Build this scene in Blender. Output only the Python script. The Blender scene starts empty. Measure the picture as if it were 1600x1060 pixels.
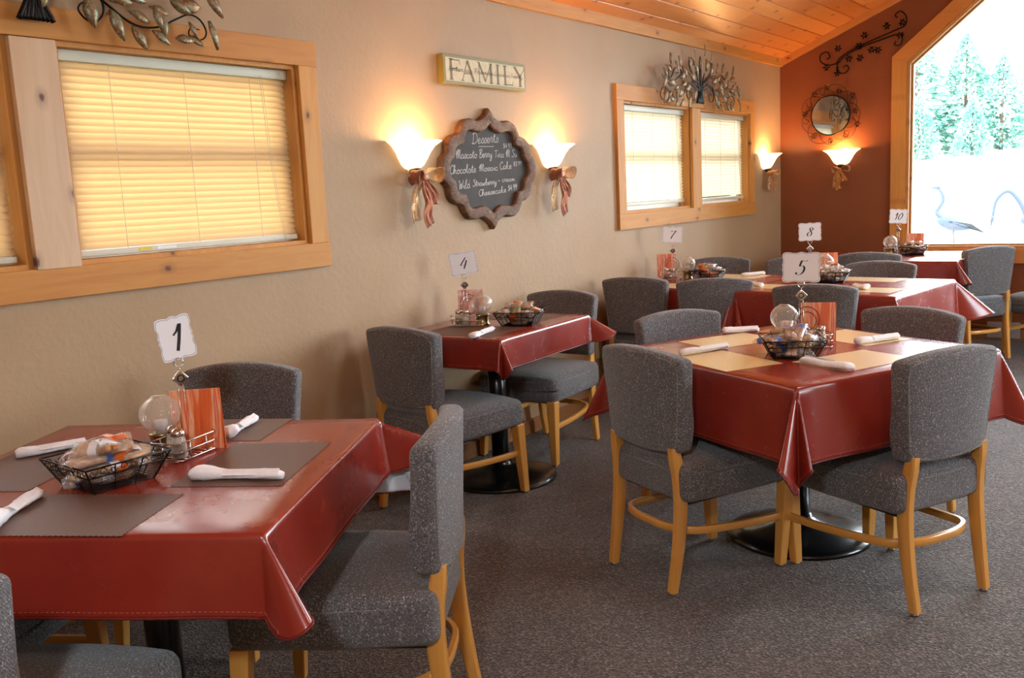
import bpy, bmesh, math, random
from mathutils import Vector, Matrix, noise
random.seed(7)
PI = math.pi
scene = bpy.context.scene
COL = scene.collection
# ------------------------------------------------------------ camera, world, light, exposure
YW, XF = 3.016, 8.359          # planes of the left wall and the far wall
HC = 1.365
yaw, pit, rol, F = math.radians(36.20), math.radians(-8.854), math.radians(-2.823), 1451.9
fw = Vector((math.cos(yaw)*math.cos(pit), math.sin(yaw)*math.cos(pit), math.sin(pit)))
rt = Vector((math.sin(yaw), -math.cos(yaw), 0)); up = rt.cross(fw)
r2 = math.cos(rol)*rt + math.sin(rol)*up; u2 = -math.sin(rol)*rt + math.cos(rol)*up
cam = bpy.data.cameras.new('camera'); cam.sensor_width = 36; cam.lens = F/1600*36; cam.clip_start = .05; cam.clip_end = 300
co = bpy.data.objects.new('camera', cam); COL.objects.link(co)
M4 = Matrix((r2, u2, -fw)).transposed().to_4x4(); M4.translation = (0, 0, HC); co.matrix_world = M4
scene.camera = co
w = bpy.data.worlds.new('World'); scene.world = w; w.use_nodes = True
wb = w.node_tree.nodes['Background']; wb.inputs[0].default_value = (.80, .92, 1, 1); wb.inputs[1].default_value = 20.0
scene.view_settings.view_transform = 'Standard'; scene.view_settings.look = 'None'
scene.view_settings.exposure = 0.08; scene.view_settings.gamma = 1; scene.view_settings.use_curve_mapping = False
scene.cycles.use_denoising = True
scene.cycles.max_bounces = 8; scene.cycles.diffuse_bounces = 4; scene.cycles.transparent_max_bounces = 16
scene.cycles.caustics_reflective = False; scene.cycles.caustics_refractive = False
scene.cycles.sample_clamp_indirect = 6

def light(name, kind, loc, energy, color, size=.1, rot=(0, 0, 0), sy=None, spread=None):
    l = bpy.data.lights.new(name, kind); l.energy = energy; l.color = color
    if kind == 'AREA':
        l.size = size
        if sy: l.shape = 'RECTANGLE'; l.size_y = sy
        if spread: l.spread = spread
    elif kind == 'POINT': l.shadow_soft_size = size
    o = bpy.data.objects.new(name, l); o.location = loc; o.rotation_euler = rot; COL.objects.link(o); return o
WARM = (1, .80, .60)
# unseen area fills added below the ceiling, and the photographer's bounced flash
light('ceiling_fill', 'AREA', (.2, -1.2, 2.9), 18, (1, .90, .80), .5)
light('ceiling_fill.001', 'AREA', (3.2, -.4, 3.2), 30, (1, .96, .92), .5)
light('ceiling_fill.002', 'AREA', (6.6, .3, 3.3), 13, WARM, .5)
light('flash_lamp', 'POINT', (-.28, .22, 1.86), 76, (.88, .94, 1), .07)
for nm, loc, rot, sx, sy in (('window_portal', (XF+.12, 0, 1.9), (0, PI/2, 0), 2.4, 4.0),):
    p = light(nm, 'AREA', loc, 1, (1, 1, 1), sx, rot, sy); p.data.cycles.is_portal = True

# ------------------------------------------------------------ materials
def lin(h):
    h = h.lstrip('#'); v = [int(h[i:i+2], 16)/255 for i in (0, 2, 4)]
    return tuple((x/12.92 if x <= .04045 else ((x+.055)/1.055)**2.4) for x in v)+(1,)
class NT:
    def __init__(s, name):
        s.m = bpy.data.materials.new(name); s.m.use_nodes = True; s.t = s.m.node_tree
        s.b = s.t.nodes['Principled BSDF']; s.out = s.t.nodes['Material Output']; s._tc = None
    def n(s, t, **k):
        x = s.t.nodes.new(t)
        for a, b in k.items():
            if a[0] == '_': x.inputs[a[1:].replace('_', ' ')].default_value = b
            else: setattr(x, a, b)
        return x
    def l(s, a, b): s.t.links.new(a, b)
    def coord(s, sc=(1, 1, 1), rnd=False, kind='Object'):
        tc = s.n('ShaderNodeTexCoord'); mp = s.n('ShaderNodeMapping'); mp.inputs['Scale'].default_value = sc
        s.l(tc.outputs[kind], mp.inputs[0])
        if rnd:
            oi = s.n('ShaderNodeObjectInfo'); mu = s.n('ShaderNodeMath', operation='MULTIPLY'); mu.inputs[1].default_value = 37
            s.l(oi.outputs['Random'], mu.inputs[0]); s.l(mu.outputs[0], mp.inputs['Location'])
        return mp.outputs[0]
    def noise(s, v, scale, detail=3, rough=.5, dist=0):
        x = s.n('ShaderNodeTexNoise'); x.inputs['Scale'].default_value = scale; x.inputs['Detail'].default_value = detail
        x.inputs['Roughness'].default_value = rough; x.inputs['Distortion'].default_value = dist; s.l(v, x.inputs[0]); return x.outputs[0]
    def ramp(s, f, stops, interp='LINEAR'):
        r = s.n('ShaderNodeValToRGB'); r.color_ramp.interpolation = interp; e = r.color_ramp.elements
        while len(e) < len(stops): e.new(.5)
        for i, (p, c) in enumerate(stops):
            e[i].position = p; e[i].color = lin(c) if isinstance(c, str) else (c, c, c, 1)
        s.l(f, r.inputs[0]); return r.outputs[0]
    def mix(s, f, a, b, mode='MIX'):
        x = s.n('ShaderNodeMix', data_type='RGBA', blend_type=mode)
        for i, v in ((0, f), (6, a), (7, b)):
            if isinstance(v, (int, float)): x.inputs[i].default_value = v
            elif isinstance(v, str): x.inputs[i].default_value = lin(v)
            elif isinstance(v, tuple): x.inputs[i].default_value = v
            else: s.l(v, x.inputs[i])
        return x.outputs[2]
    def bump(s, h, strength, dist=.01):
        b = s.n('ShaderNodeBump'); b.inputs['Strength'].default_value = strength; b.inputs['Distance'].default_value = dist
        s.l(h, b.inputs['Height']); s.l(b.outputs[0], s.b.inputs['Normal'])
    def col(s, c):
        if isinstance(c, str): s.b.inputs['Base Color'].default_value = lin(c)
        else: s.l(c, s.b.inputs['Base Color'])
    def set(s, **k):
        for a, v in k.items(): s.b.inputs[a.replace('_', ' ')].default_value = v
        return s
def plain(name, c, rough=.5, metal=0, **k):
    x = NT(name); x.col(c); x.set(Roughness=rough, Metallic=metal, **k)
    x.m.diffuse_color = lin(c); return x.m
def wood(name, ca, cb, ax='x', scale=1., rough=.45, knots=.0, knotc='#5a2c12', coat=0.2, plank=None, kp='xz'):
    x = NT(name); sc = {'x': (.09, 1, 1), 'y': (1, .09, 1), 'z': (1, 1, .09)}[ax]
    v = x.coord(tuple(q*scale for q in sc), True)
    g = x.noise(v, 26, 4, .6, 1.2); big = x.noise(v, 5, 2, .5, .6)
    c = x.ramp(g, [(.3, ca), (.72, cb)]); c = x.mix(.35, c, x.ramp(big, [(.35, ca), (.65, cb)]))
    if plank:
        tc = x.n('ShaderNodeTexCoord'); sp = x.n('ShaderNodeSeparateXYZ'); x.l(tc.outputs['Object'], sp.inputs[0])
        d = x.n('ShaderNodeMath', operation='DIVIDE'); d.inputs[1].default_value = plank; x.l(sp.outputs[1], d.inputs[0])
        fl = x.n('ShaderNodeMath', operation='FLOOR'); x.l(d.outputs[0], fl.inputs[0])
        # boards of each course have their own lengths
        a = x.n('ShaderNodeMath', operation='MULTIPLY_ADD'); a.inputs[1].default_value = .37; x.l(fl.outputs[0], a.inputs[0])
        dx = x.n('ShaderNodeMath', operation='DIVIDE'); dx.inputs[1].default_value = 2.6; x.l(sp.outputs[0], dx.inputs[0]); x.l(dx.outputs[0], a.inputs[2])
        fx = x.n('ShaderNodeMath', operation='FLOOR'); x.l(a.outputs[0], fx.inputs[0])
        cb_ = x.n('ShaderNodeCombineXYZ'); x.l(fl.outputs[0], cb_.inputs[0]); x.l(fx.outputs[0], cb_.inputs[1])
        wn = x.n('ShaderNodeTexWhiteNoise', noise_dimensions='2D'); x.l(cb_.outputs[0], wn.inputs[0])
        c = x.mix(1, c, x.ramp(wn.outputs[0], [(0, '#dcc0a2'), (.5, '#efe0cb'), (1, '#fff6ea')]), 'MULTIPLY')
    if knots:
        vk = x.coord((1, 1, 1), True); sp2 = x.n('ShaderNodeSeparateXYZ'); x.l(vk, sp2.inputs[0]); cx = x.n('ShaderNodeCombineXYZ')
        for q in (0, 1):
            mu = x.n('ShaderNodeMath', operation='MULTIPLY'); mu.inputs[1].default_value = .62 if kp[q] == ax else 1
            x.l(sp2.outputs['xyz'.index(kp[q])], mu.inputs[0]); x.l(mu.outputs[0], cx.inputs[q])
        wob = x.n('ShaderNodeTexNoise'); wob.inputs['Scale'].default_value = 30; x.l(cx.outputs[0], wob.inputs[0])
        va = x.n('ShaderNodeVectorMath', operation='MULTIPLY_ADD'); va.inputs[1].default_value = (.012, .012, 0); x.l(wob.outputs[1], va.inputs[0]); x.l(cx.outputs[0], va.inputs[2])
        vo = x.n('ShaderNodeTexVoronoi', feature='F1', voronoi_dimensions='2D'); vo.inputs['Scale'].default_value = knots; x.l(va.outputs[0], vo.inputs[0])
        k = knots*.011
        c = x.mix(x.ramp(vo.outputs['Distance'], [(.0, 1.), (k*.55, .9), (k, .30), (k*2.6, 0.)]), c, knotc)
    x.col(c); x.set(Roughness=rough, Coat_Weight=coat, Coat_Roughness=.3)
    x.bump(g, .06, .004); return x.m
def fabric(name, ca, cb, fleck, s=1., bump=.5):
    x = NT(name); v = x.coord((1, 1, 1), True)
    wv = x.n('ShaderNodeTexWave', wave_type='BANDS', bands_direction='DIAGONAL'); wv.inputs['Scale'].default_value = 95*s; wv.inputs['Distortion'].default_value = 3; x.l(v, wv.inputs[0])
    a = x.noise(v, 260*s, 2, .7); c = x.ramp(a, [(.34, ca), (.60, cb)])
    f = x.noise(v, 240*s, 1, .5); c = x.mix(x.ramp(f, [(.58, 0.), (.68, .75)]), c, fleck)
    x.col(c); x.set(Roughness=.95, Sheen_Weight=.25, Sheen_Roughness=.5, Specular_IOR_Level=.2)
    h = x.mix(.5, a, wv.outputs[0]); x.bump(h, bump, .003); return x.m
def leather(name, c1, c2, rough=.33):
    x = NT(name); v = x.coord()
    a = x.noise(v, 7, 5, .65); c = x.ramp(a, [(.3, c1), (.7, c2)])
    b = x.n('ShaderNodeTexVoronoi', feature='DISTANCE_TO_EDGE'); b.inputs['Scale'].default_value = 320; x.l(v, b.inputs[0])
    x.col(c); x.bump(b.outputs[0], .03, .0004); x.set(Specular_IOR_Level=.6, Coat_Weight=.12, Coat_Roughness=.16)
    x.l(x.ramp(x.noise(v, 18, 3), [(.3, rough-.02), (.7, rough+.04)]), x.b.inputs['Roughness']); return x.m
def wallpaint(name, c1, c2, rough=.6):
    x = NT(name); v = x.coord(kind='Generated' if 0 else 'Object')
    n1 = x.noise(v, 34, 4, .55, .3); n2 = x.noise(v, 2.2, 2)
    x.col(x.ramp(n2, [(.3, c1), (.7, c2)])); x.set(Roughness=rough, Specular_IOR_Level=.35)
    x.bump(x.ramp(n1, [(.42, 0.), (.62, 1.)]), .13, .004); return x.m
M = {}
M['wall'] = wallpaint('tan_wall_paint', '#a88b6a', '#b09372')
M['brown'] = wallpaint('brown_wall_paint', '#7c4326', '#854a2b', .42)
M['ceil'] = wood('knotty_pine_planks', '#df8f45', '#eda964', 'x', 1, .35, 5.2, '#6b3414', .35, .143, 'xy')
M['trimx'] = wood('pine_trim_along', '#b97730', '#cd9243', 'x', 1, .62, 4.2, '#63340f', 0)
M['trimz'] = wood('pine_trim_upright', '#bd7d36', '#d0984c', 'z', 1, .62, 4.2, '#5a2c0e', 0)
M['trimy'] = wood('pine_trim_gable', '#c27a36', '#d08c46', 'y', 1, .42, 4.2, '#63340f', .3, None, 'yz')
M['palewood'] = wood('pale_cedar_board', '#c6a07a', '#d6b590', 'z', 1, .5, 4.6, '#53281a', .1)
M['base'] = wood('stained_baseboard', '#8e5f38', '#a57345', 'x', 1, .5)
M['maple'] = wood('amber_maple', '#d39441', '#e0a655', 'z', 1, .33, 0, coat=.4)
M['maplex'] = wood('amber_maple_rung', '#d39441', '#e0a655', 'x', 1, .3, 0, coat=.5)
M['tweed'] = fabric('grey_tweed', '#454446', '#6d6c6e', '#b4b2b2')
M['piping'] = fabric('grey_tweed_piping', '#5a5858', '#858383', '#b9b6b4', 1, .2)
M['cloth'] = leather('burgundy_vinyl', '#84271b', '#8f2d1f', .24)
M['felt'] = plain('white_flannel_backing', '#e4e6ee', .9)
M['hem'] = plain('dark_burgundy_binding', '#6a1c1a', .5)
M['stitch'] = plain('pale_red_stitching', '#b86a5c', .6)
def carpet():
    x = NT('brown_grey_loop_carpet'); v = x.coord()
    vo = x.n('ShaderNodeTexVoronoi', feature='F1'); vo.inputs['Scale'].default_value = 150; x.l(v, vo.inputs[0])
    a = x.noise(v, 95, 2, .7); b = x.noise(v, 6, 3)
    sp = x.n('ShaderNodeSeparateColor'); x.l(vo.outputs['Color'], sp.inputs[0])
    c = x.ramp(sp.outputs[0], [(0, '#3b3634'), (.4, '#585250'), (.8, '#76706c'), (1, '#989089')])
    c = x.mix(x.ramp(a, [(.35, .6), (.6, 0.)]), c, '#3a3330'); c = x.mix(.25, c, x.ramp(b, [(.35, '#534e4a'), (.65, '#6e6763')]))
    x.col(c); x.set(Roughness=1, Specular_IOR_Level=.1, Sheen_Weight=.15)
    x.bump(x.mix(.5, a, vo.outputs['Distance']), .9, .006); return x.m
M['carpet'] = carpet()
def checker_noise(name, c1, c2, sc, rough=.8, bump=.1, coat=0):
    x = NT(name); v = x.coord(); a = x.noise(v, sc, 3); x.col(x.ramp(a, [(.35, c1), (.65, c2)])); x.set(Roughness=rough, Coat_Weight=coat, Coat_Roughness=.2); x.bump(a, bump, .002); return x.m
M['mat_brown'] = checker_noise('brown_paper', '#5f4438', '#664a3d', 120, .5)
M['mat_cream'] = checker_noise('cream_paper', '#e6c98f', '#ecd29c', 120, .34, .03, .6)
M['paper'] = checker_noise('white_napkin_paper', '#eceef4', '#f6f7fa', 60, .85)
M['black'] = plain('black_enamel', '#0d0d0f', .28, 0, Coat_Weight=.5)
M['iron'] = plain('dark_wire', '#17120f', .38, .7)
M['chrome'] = plain('chrome', '#c9c7c4', .16, 1)
M['brass'] = plain('antique_brass', '#a08e66', .3, 1)
M['steel'] = plain('glide_metal', '#8f8a84', .35, 1)
M['white'] = plain('white_vinyl', '#e8ecee', .4)
M['cord'] = plain('white_cord', '#d9d0bd', .7)
M['rail'] = plain('ivory_rail', '#cfd0bd', .4)
M['ink'] = plain('black_ink', '#1c1c20', .6)
M['greyink'] = plain('grey_border_ink', '#7d818c', .6)
M['card'] = plain('white_card', '#eef0f4', .6)
M['signgreen'] = plain('olive_frame_paint', '#7c7238', .55)
M['signcream'] = checker_noise('cream_sign_board', '#cfc4a4', '#d9cfb1', 30)
M['signletter'] = plain('taupe_letter_paint', '#7b6f55', .7)
M['signscript'] = plain('dark_script_paint', '#3f372a', .7)
M['chalkboard'] = checker_noise('chalkboard_slate', '#37302c', '#423a35', 14, .75, .02)
M['chalk'] = plain('chalk', '#d6d2cc', .95)
def framewood():
    x = NT('distressed_carved_frame'); v = x.coord((1, 1, 1)); a = x.noise(v, 30, 5, .7, 2.5); b = x.noise(v, 9, 3, .6, 2)
    c = x.ramp(a, [(.32, '#2f1c12'), (.5, '#6d452a'), (.72, '#a27f5d')]); c = x.mix(.4, c, x.ramp(b, [(.4, '#472a19'), (.6, '#85603f')]))
    x.col(c); x.set(Roughness=.6); x.bump(a, .6, .008); return x.m
M['frame'] = framewood()
def slatmat(name, c, t):
    x = NT(name); tr = x.n('ShaderNodeBsdfTranslucent'); tr.inputs[0].default_value = t
    mx = x.n('ShaderNodeMixShader'); mx.inputs[0].default_value = .22
    x.col(c); x.set(Roughness=.45); x.l(x.b.outputs[0], mx.inputs[1]); x.l(tr.outputs[0], mx.inputs[2]); x.l(mx.outputs[0], x.out.inputs[0]); return x.m
M['slat1'] = slatmat('amber_lit_blind_slat', '#cdb291', (.62, .35, .10, 1))  # same slats as the other pair; warm light put into the tint
M['slat2'] = slatmat('bright_lit_blind_slat', '#dccaa6', (.85, .74, .55, 1))  # same slats again, brighter daylight put into the tint
def glassmat(name, tint=(1, 1, 1, 1), refl=.9, ior=1.45):
    x = NT(name); t = x.n('ShaderNodeBsdfTransparent'); t.inputs[0].default_value = tint
    g = x.n('ShaderNodeBsdfGlossy'); g.inputs['Roughness'].default_value = .02
    fr = x.n('ShaderNodeFresnel'); fr.inputs[0].default_value = ior
    mx = x.n('ShaderNodeMixShader'); x.l(fr.outputs[0], mx.inputs[0]); x.l(t.outputs[0], mx.inputs[1]); x.l(g.outputs[0], mx.inputs[2]); x.l(mx.outputs[0], x.out.inputs[0]); return x.m
M['glass'] = glassmat('clear_pane')
def cellomat(name, c, al=.45):
    x = NT(name); x.col(c); x.set(Roughness=.12, Alpha=al, Coat_Weight=1, Coat_Roughness=.08); v = x.coord(); x.bump(x.noise(v, 90, 2, .6, 1), .7, .004); return x.m
M['cello'] = cellomat('clear_cellophane', '#d8d2cc', .30)
M['cracker'] = checker_noise('toasted_cracker', '#b98248', '#dcae70', 90, .7, .5)
M['bread'] = checker_noise('baked_breadstick', '#a8642e', '#cf9152', 70, .7, .5)
M['wrapblue'] = plain('blue_wrapper_band', '#3f63b8', .3)
M['wrapgreen'] = plain('green_wrapper_band', '#6f9a4a', .3)
M['wrapwhite'] = plain('white_wrapper_label', '#d8d8de', .3)
M['wraporange'] = plain('orange_wrapper', '#d9672a', .25)
M['wrapred'] = plain('maroon_wrapper', '#7a3a33', .25)
def globemat():
    x = NT('ribbed_globe_glass'); tr = x.n('ShaderNodeBsdfTransparent'); tr.inputs[0].default_value = (.93, .90, .86, 1)
    x.col('#e8e0d6'); x.set(Roughness=.08, Metallic=.0, Specular_IOR_Level=1.0, Coat_Weight=1)
    mx = x.n('ShaderNodeMixShader'); lw = x.n('ShaderNodeLayerWeight'); lw.inputs[0].default_value = .35
    x.l(x.ramp(lw.outputs['Facing'], [(0, .20), (1, .85)]), mx.inputs[0])
    x.l(tr.outputs[0], mx.inputs[1]); x.l(x.b.outputs[0], mx.inputs[2]); x.l(mx.outputs[0], x.out.inputs[0]); return x.m
M['globe'] = globemat()
M['pepper'] = checker_noise('ground_pepper', '#2a221c', '#6b5c4c', 300)
M['salt'] = plain('salt', '#dcdcd8', .9)
def menumat():
    x = NT('orange_striped_card'); v = x.coord((1, 1, .04)); a = x.noise(v, 34, 3, .6, .3)
    x.col(x.ramp(a, [(.30, '#c9481c'), (.45, '#e0692e'), (.55, '#f0b48c'), (.62, '#d95a26'), (.75, '#eed8c8')])); x.set(Roughness=.3); return x.m
M['menu'] = menumat()
def menupink():
    x = NT('pink_marbled_card'); v = x.coord(); a = x.noise(v, 14, 3, .6, 1.5)
    x.col(x.ramp(a, [(.35, '#c46a50'), (.55, '#e0b3a3'), (.7, '#e4dcd8')])); x.set(Roughness=.3); return x.m
M['menupink'] = menupink()
def emis(name, c, s, base='#fff2dd'):
    x = NT(name); x.col(base); x.b.inputs['Emission Color'].default_value = c; x.b.inputs['Emission Strength'].default_value = s; x.set(Roughness=.3); return x.m
M['shade'] = emis('lit_alabaster_shade', (1, .70, .36, 1), 2.6)
M['sconcearm'] = plain('bronze_arm', '#5a3c22', .4, .8)
def organza(name, c, al):
    x = NT(name); v = x.coord(); a = x.noise(v, 40, 3, .6, 1); x.col(c); x.set(Roughness=.35, Metallic=.35, Sheen_Weight=.6)
    x.l(x.ramp(a, [(.3, al-.2), (.7, min(1, al+.15))]), x.b.inputs['Alpha']); x.bump(a, .5, .004); return x.m
M['ribbon'] = organza('copper_organza', '#a4572f', .85)
M['ribbonpale'] = organza('pale_gold_organza', '#e2b27a', .55)
M['ribbongold'] = organza('gold_organza', '#c98a3e', .85)
def leafmat():
    x = NT('patinated_metal_leaf'); v = x.coord((1, 1, 1), True, 'Object'); a = x.noise(v, 11, 2, .5, .4)
    x.col(x.ramp(a, [(.32, '#7f3d20'), (.45, '#8d5c34'), (.55, '#6f7a56'), (.66, '#82988f'), (.8, '#a97638')])); x.set(Roughness=.38, Metallic=.3); return x.m
M['leaf'] = leafmat()
M['leafdull'] = leafmat()
M['petal'] = plain('bronze_petal', '#5a3d28', .35, .8)
M['mirror'] = plain('mirror_glass', '#dfe3e6', .02, 1)
M['outlet'] = plain('ivory_outlet', '#cfc9a8', .4)
M['vent'] = plain('grey_vent', '#a6a4a8', .5)
M['yellow'] = plain('yellow_sticker', '#d9c21e', .5)
M['lawn'] = checker_noise('whitened_lawn', '#b9b9b4', '#d2d2cc', 3, .95, .1)  # lawn coloured pale to stand in for its overexposure
M['pine'] = checker_noise('conifer_needles', '#5f9282', '#97bdad', .9, .9)  # tree greens lightened to take in the veiling glare outdoors
M['pine2'] = checker_noise('pale_green_foliage', '#86b070', '#aac992', .9, .9)
M['grass'] = checker_noise('garden_leaves', '#6f9f3a', '#9fc45f', 6, .9)
M['bark'] = plain('bark', '#5b4a3d', .9)
M['heron'] = plain('blue_grey_metal', '#2a3444', .6, 0)
M['herondark'] = plain('slate_feather', '#10141c', .6, 0)
M['siding'] = plain('exterior_siding', '#8f8d88', .8)

# ------------------------------------------------------------ mesh helpers
def V(*a): return Vector(a)
def smooth_path(pts, n=6, closed=False):
    P = [Vector(p) for p in pts]; out = []
    m = len(P); rng = range(m if closed else m-1)
    for i in rng:
        p0 = P[(i-1) % m] if (closed or i > 0) else P[0]*2-P[1]
        p1 = P[i]; p2 = P[(i+1) % m]; p3 = P[(i+2) % m] if (closed or i+2 < m) else P[-1]*2-P[-2]
        for k in range(n):
            t = k/n
            out.append(.5*((2*p1)+(p2-p0)*t+(2*p0-5*p1+4*p2-p3)*t*t+(3*p1-p0-3*p2+p3)*t**3))
    if not closed: out.append(P[-1].copy())
    return out
class MB:
    def __init__(s): s.v = []; s.f = []
    def add(s, vs, fs, mt=None):
        o = len(s.v); s.v += [tuple(mt @ Vector(v)) if mt else tuple(v) for v in vs]; s.f += [tuple(i+o for i in f) for f in fs]; return s
    def box(s, c, d, mt=None):
        x, y, z = c; a, b, e = d[0]/2, d[1]/2, d[2]/2
        vs = [(x+i*a, y+j*b, z+k*e) for i in (-1, 1) for j in (-1, 1) for k in (-1, 1)]
        return s.add(vs, [(0, 1, 3, 2), (4, 6, 7, 5), (0, 4, 5, 1), (2, 3, 7, 6), (0, 2, 6, 4), (1, 5, 7, 3)], mt)
    def hexa(s, bot, top):
        return s.add(list(bot)+list(top), [(3, 2, 1, 0), (4, 5, 6, 7), (0, 1, 5, 4), (1, 2, 6, 5), (2, 3, 7, 6), (3, 0, 4, 7)])
    def tube(s, path, r, n=6, closed=False, mt=None, cap=True):
        P = [Vector(p) for p in path]; m = len(P)
        if m < 2: return s
        vs = []; prev = None
        for i in range(m):
            if closed: t = P[(i+1) % m]-P[i-1]
            else: t = P[min(i+1, m-1)]-P[max(i-1, 0)]
            if t.length < 1e-9: t = Vector((0, 0, 1))
            t.normalize()
            if prev is None:
                a = Vector((0, 0, 1)) if abs(t.z) < .9 else Vector((1, 0, 0)); u = t.cross(a).normalized()
            else:
                u = prev-t*prev.dot(t)
                if u.length < 1e-6: u = t.orthogonal()
                u.normalize()
            prev = u; q = t.cross(u); rr = r[i] if isinstance(r, (list, tuple)) else r
            for k in range(n):
                a = 2*PI*k/n; vs.append(P[i]+rr*(math.cos(a)*u+math.sin(a)*q))
        fs = []
        for i in range(m if closed else m-1):
            j = (i+1) % m
            for k in range(n): fs.append((i*n+k, i*n+(k+1) % n, j*n+(k+1) % n, j*n+k))
        if cap and not closed: fs.append(tuple(range(n))[::-1]); fs.append(tuple((m-1)*n+k for k in range(n)))
        return s.add(vs, fs, mt)
    def bar(s, path, w_, h_, up=(0, 0, 1), closed=False):
        """rectangular section swept along a path; w across, h along up; w_,h_ may be lists"""
        P = [Vector(p) for p in path]; m = len(P); vs = []; U = Vector(up)
        for i in range(m):
            t = (P[(i+1) % m]-P[i-1]) if closed else (P[min(i+1, m-1)]-P[max(i-1, 0)])
            t.normalize(); a = t.cross(U).normalized(); b = a.cross(t).normalized()
            ww = (w_[i] if isinstance(w_, (list, tuple)) else w_)/2; hh = (h_[i] if isinstance(h_, (list, tuple)) else h_)/2
            c = .3
            for x, y in ((-1, -1+c), (-1, 1-c), (-1+c, 1), (1-c, 1), (1, 1-c), (1, -1+c), (1-c, -1), (-1+c, -1)):
                vs.append(P[i]+a*x*ww+b*y*hh)
        fs = []
        for i in range(m if closed else m-1):
            j = (i+1) % m
            for k in range(8): fs.append((i*8+k, i*8+(k+1) % 8, j*8+(k+1) % 8, j*8+k))
        if not closed: fs.append(tuple(range(8))[::-1]); fs.append(tuple((m-1)*8+k for k in range(8)))
        return s.add(vs, fs)
    def lathe(s, prof, n=24, c=(0, 0, 0), mt=None, rib=0, ribn=24):
        vs = []; fs = []
        for (r, z) in prof:
            for k in range(n):
                a = 2*PI*k/n; rr = r*(1+rib*math.cos(a*ribn)); vs.append((c[0]+rr*math.cos(a), c[1]+rr*math.sin(a), c[2]+z))
        m = len(prof)
        for i in range(m-1):
            for k in range(n): fs.append((i*n+k, i*n+(k+1) % n, (i+1)*n+(k+1) % n, (i+1)*n+k))
        if prof[0][0] > 1e-5: fs.append(tuple(range(n))[::-1])
        if prof[-1][0] > 1e-5: fs.append(tuple((m-1)*n+k for k in range(n)))
        return s.add(vs, fs, mt)
    def prism(s, poly, a, b, axis='y', mt=None):
        """poly in the two other axes, extruded a..b along axis"""
        def P(u, v, t): return {'y': (u, t, v), 'x': (t, u, v), 'z': (u, v, t)}[axis]
        n = len(poly); vs = [P(u, v, a) for u, v in poly]+[P(u, v, b) for u, v in poly]
        fs = [tuple(range(n)), tuple(range(2*n-1, n-1, -1))]+[(i, i+n, (i+1) % n+n, (i+1) % n) for i in range(n)]
        return s.add(vs, fs, mt)
    def ring(s, outer, inner, a, b, axis='y'):
        def P(u, v, t): return {'y': (u, t, v), 'x': (t, u, v), 'z': (u, v, t)}[axis]
        n = len(outer); vs = [P(u, v, t) for t in (a, b) for L in (outer, inner) for u, v in L]; fs = []
        for i in range(n):
            j = (i+1) % n
            fs += [(i, j, n+j, n+i), (2*n+i, 3*n+i, 3*n+j, 2*n+j), (i, 2*n+i, 2*n+j, j), (n+i, n+j, 3*n+j, 3*n+i)]
        return s.add(vs, fs)
    def rbox(s, c, h, r, deform=None, n=8, mt=None):
        """box with rounded edges; c centre, h half sizes; deform(p)->p in local box coords"""
        def ts(H):
            q = r/H; base = [-1, -1+.08*q, -1+.3*q, -1+.6*q, -1+q]; mid = [-1+q+(2-2*q)*i/n for i in range(1, n)]
            return [t*H for t in base+mid+[-t for t in base[::-1]]]
        T = [ts(H) for H in h]; vs = {}; L = []; fs = []
        def vert(p):
            key = tuple(round(x, 6) for x in p)
            if key not in vs:
                P = Vector(p); I = Vector([max(-h[i]+r, min(h[i]-r, P[i])) for i in range(3)])
                d = P-I; q = I+d.normalized()*r if d.length > 1e-9 else P
                if deform: q = Vector(deform(q))
                vs[key] = len(L); L.append((q[0]+c[0], q[1]+c[1], q[2]+c[2]))
            return vs[key]
        for ax in range(3):
            u, v_ = [(1, 2), (2, 0), (0, 1)][ax]
            for sgn in (-1, 1):
                for i in range(len(T[u])-1):
                    for j in range(len(T[v_])-1):
                        q = []
                        for a, b in ((i, j), (i+1, j), (i+1, j+1), (i, j+1)):
                            p = [0, 0, 0]; p[ax] = sgn*h[ax]; p[u] = T[u][a]; p[v_] = T[v_][b]; q.append(vert(p))
                        fs.append(tuple(q if sgn > 0 else q[::-1]))
        return s.add(L, fs, mt)
    def ribbon(s, pts, wd, off=(0, 0, 0), nrm=(0, -1, 0)):
        """flat stroke of width wd lying in the plane with normal nrm"""
        P = [Vector(p) for p in pts]; N = Vector(nrm); vs = []; m = len(P)
        for i in range(m):
            t = P[min(i+1, m-1)]-P[max(i-1, 0)]
            if t.length < 1e-9: t = Vector((1, 0, 0))
            t.normalize(); a = t.cross(N); ww = wd(t) if callable(wd) else (wd[i] if isinstance(wd, list) else wd)
            vs += [P[i]+a*ww/2+Vector(off), P[i]-a*ww/2+Vector(off)]
        return s.add(vs, [(2*i, 2*i+1, 2*i+3, 2*i+2) for i in range(m-1)])
    def build(s, name, mat, parent=None, smooth=False, bevel=0, loc=None, solid=0):
        me = bpy.data.meshes.new(name); me.from_pydata([tuple(v) for v in s.v], [], s.f)
        bm = bmesh.new(); bm.from_mesh(me); bmesh.ops.recalc_face_normals(bm, faces=bm.faces); bm.to_mesh(me); bm.free()
        for m in (mat if isinstance(mat, (list, tuple)) else [mat]): me.materials.append(m)
        if smooth:
            for p in me.polygons: p.use_smooth = True
            if smooth == 'auto': me.set_sharp_from_angle(angle=math.radians(38))
        me.update(); o = bpy.data.objects.new(name, me); COL.objects.link(o)
        if parent is not None: o.parent = parent
        if loc: o.location = loc
        if bevel:
            b = o.modifiers.new('Bevel', 'BEVEL'); b.width = bevel; b.segments = 2; b.limit_method = 'ANGLE'; b.angle_limit = .6
        if solid:
            b = o.modifiers.new('Solidify', 'SOLIDIFY'); b.thickness = solid; b.offset = -1
        return o
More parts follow.
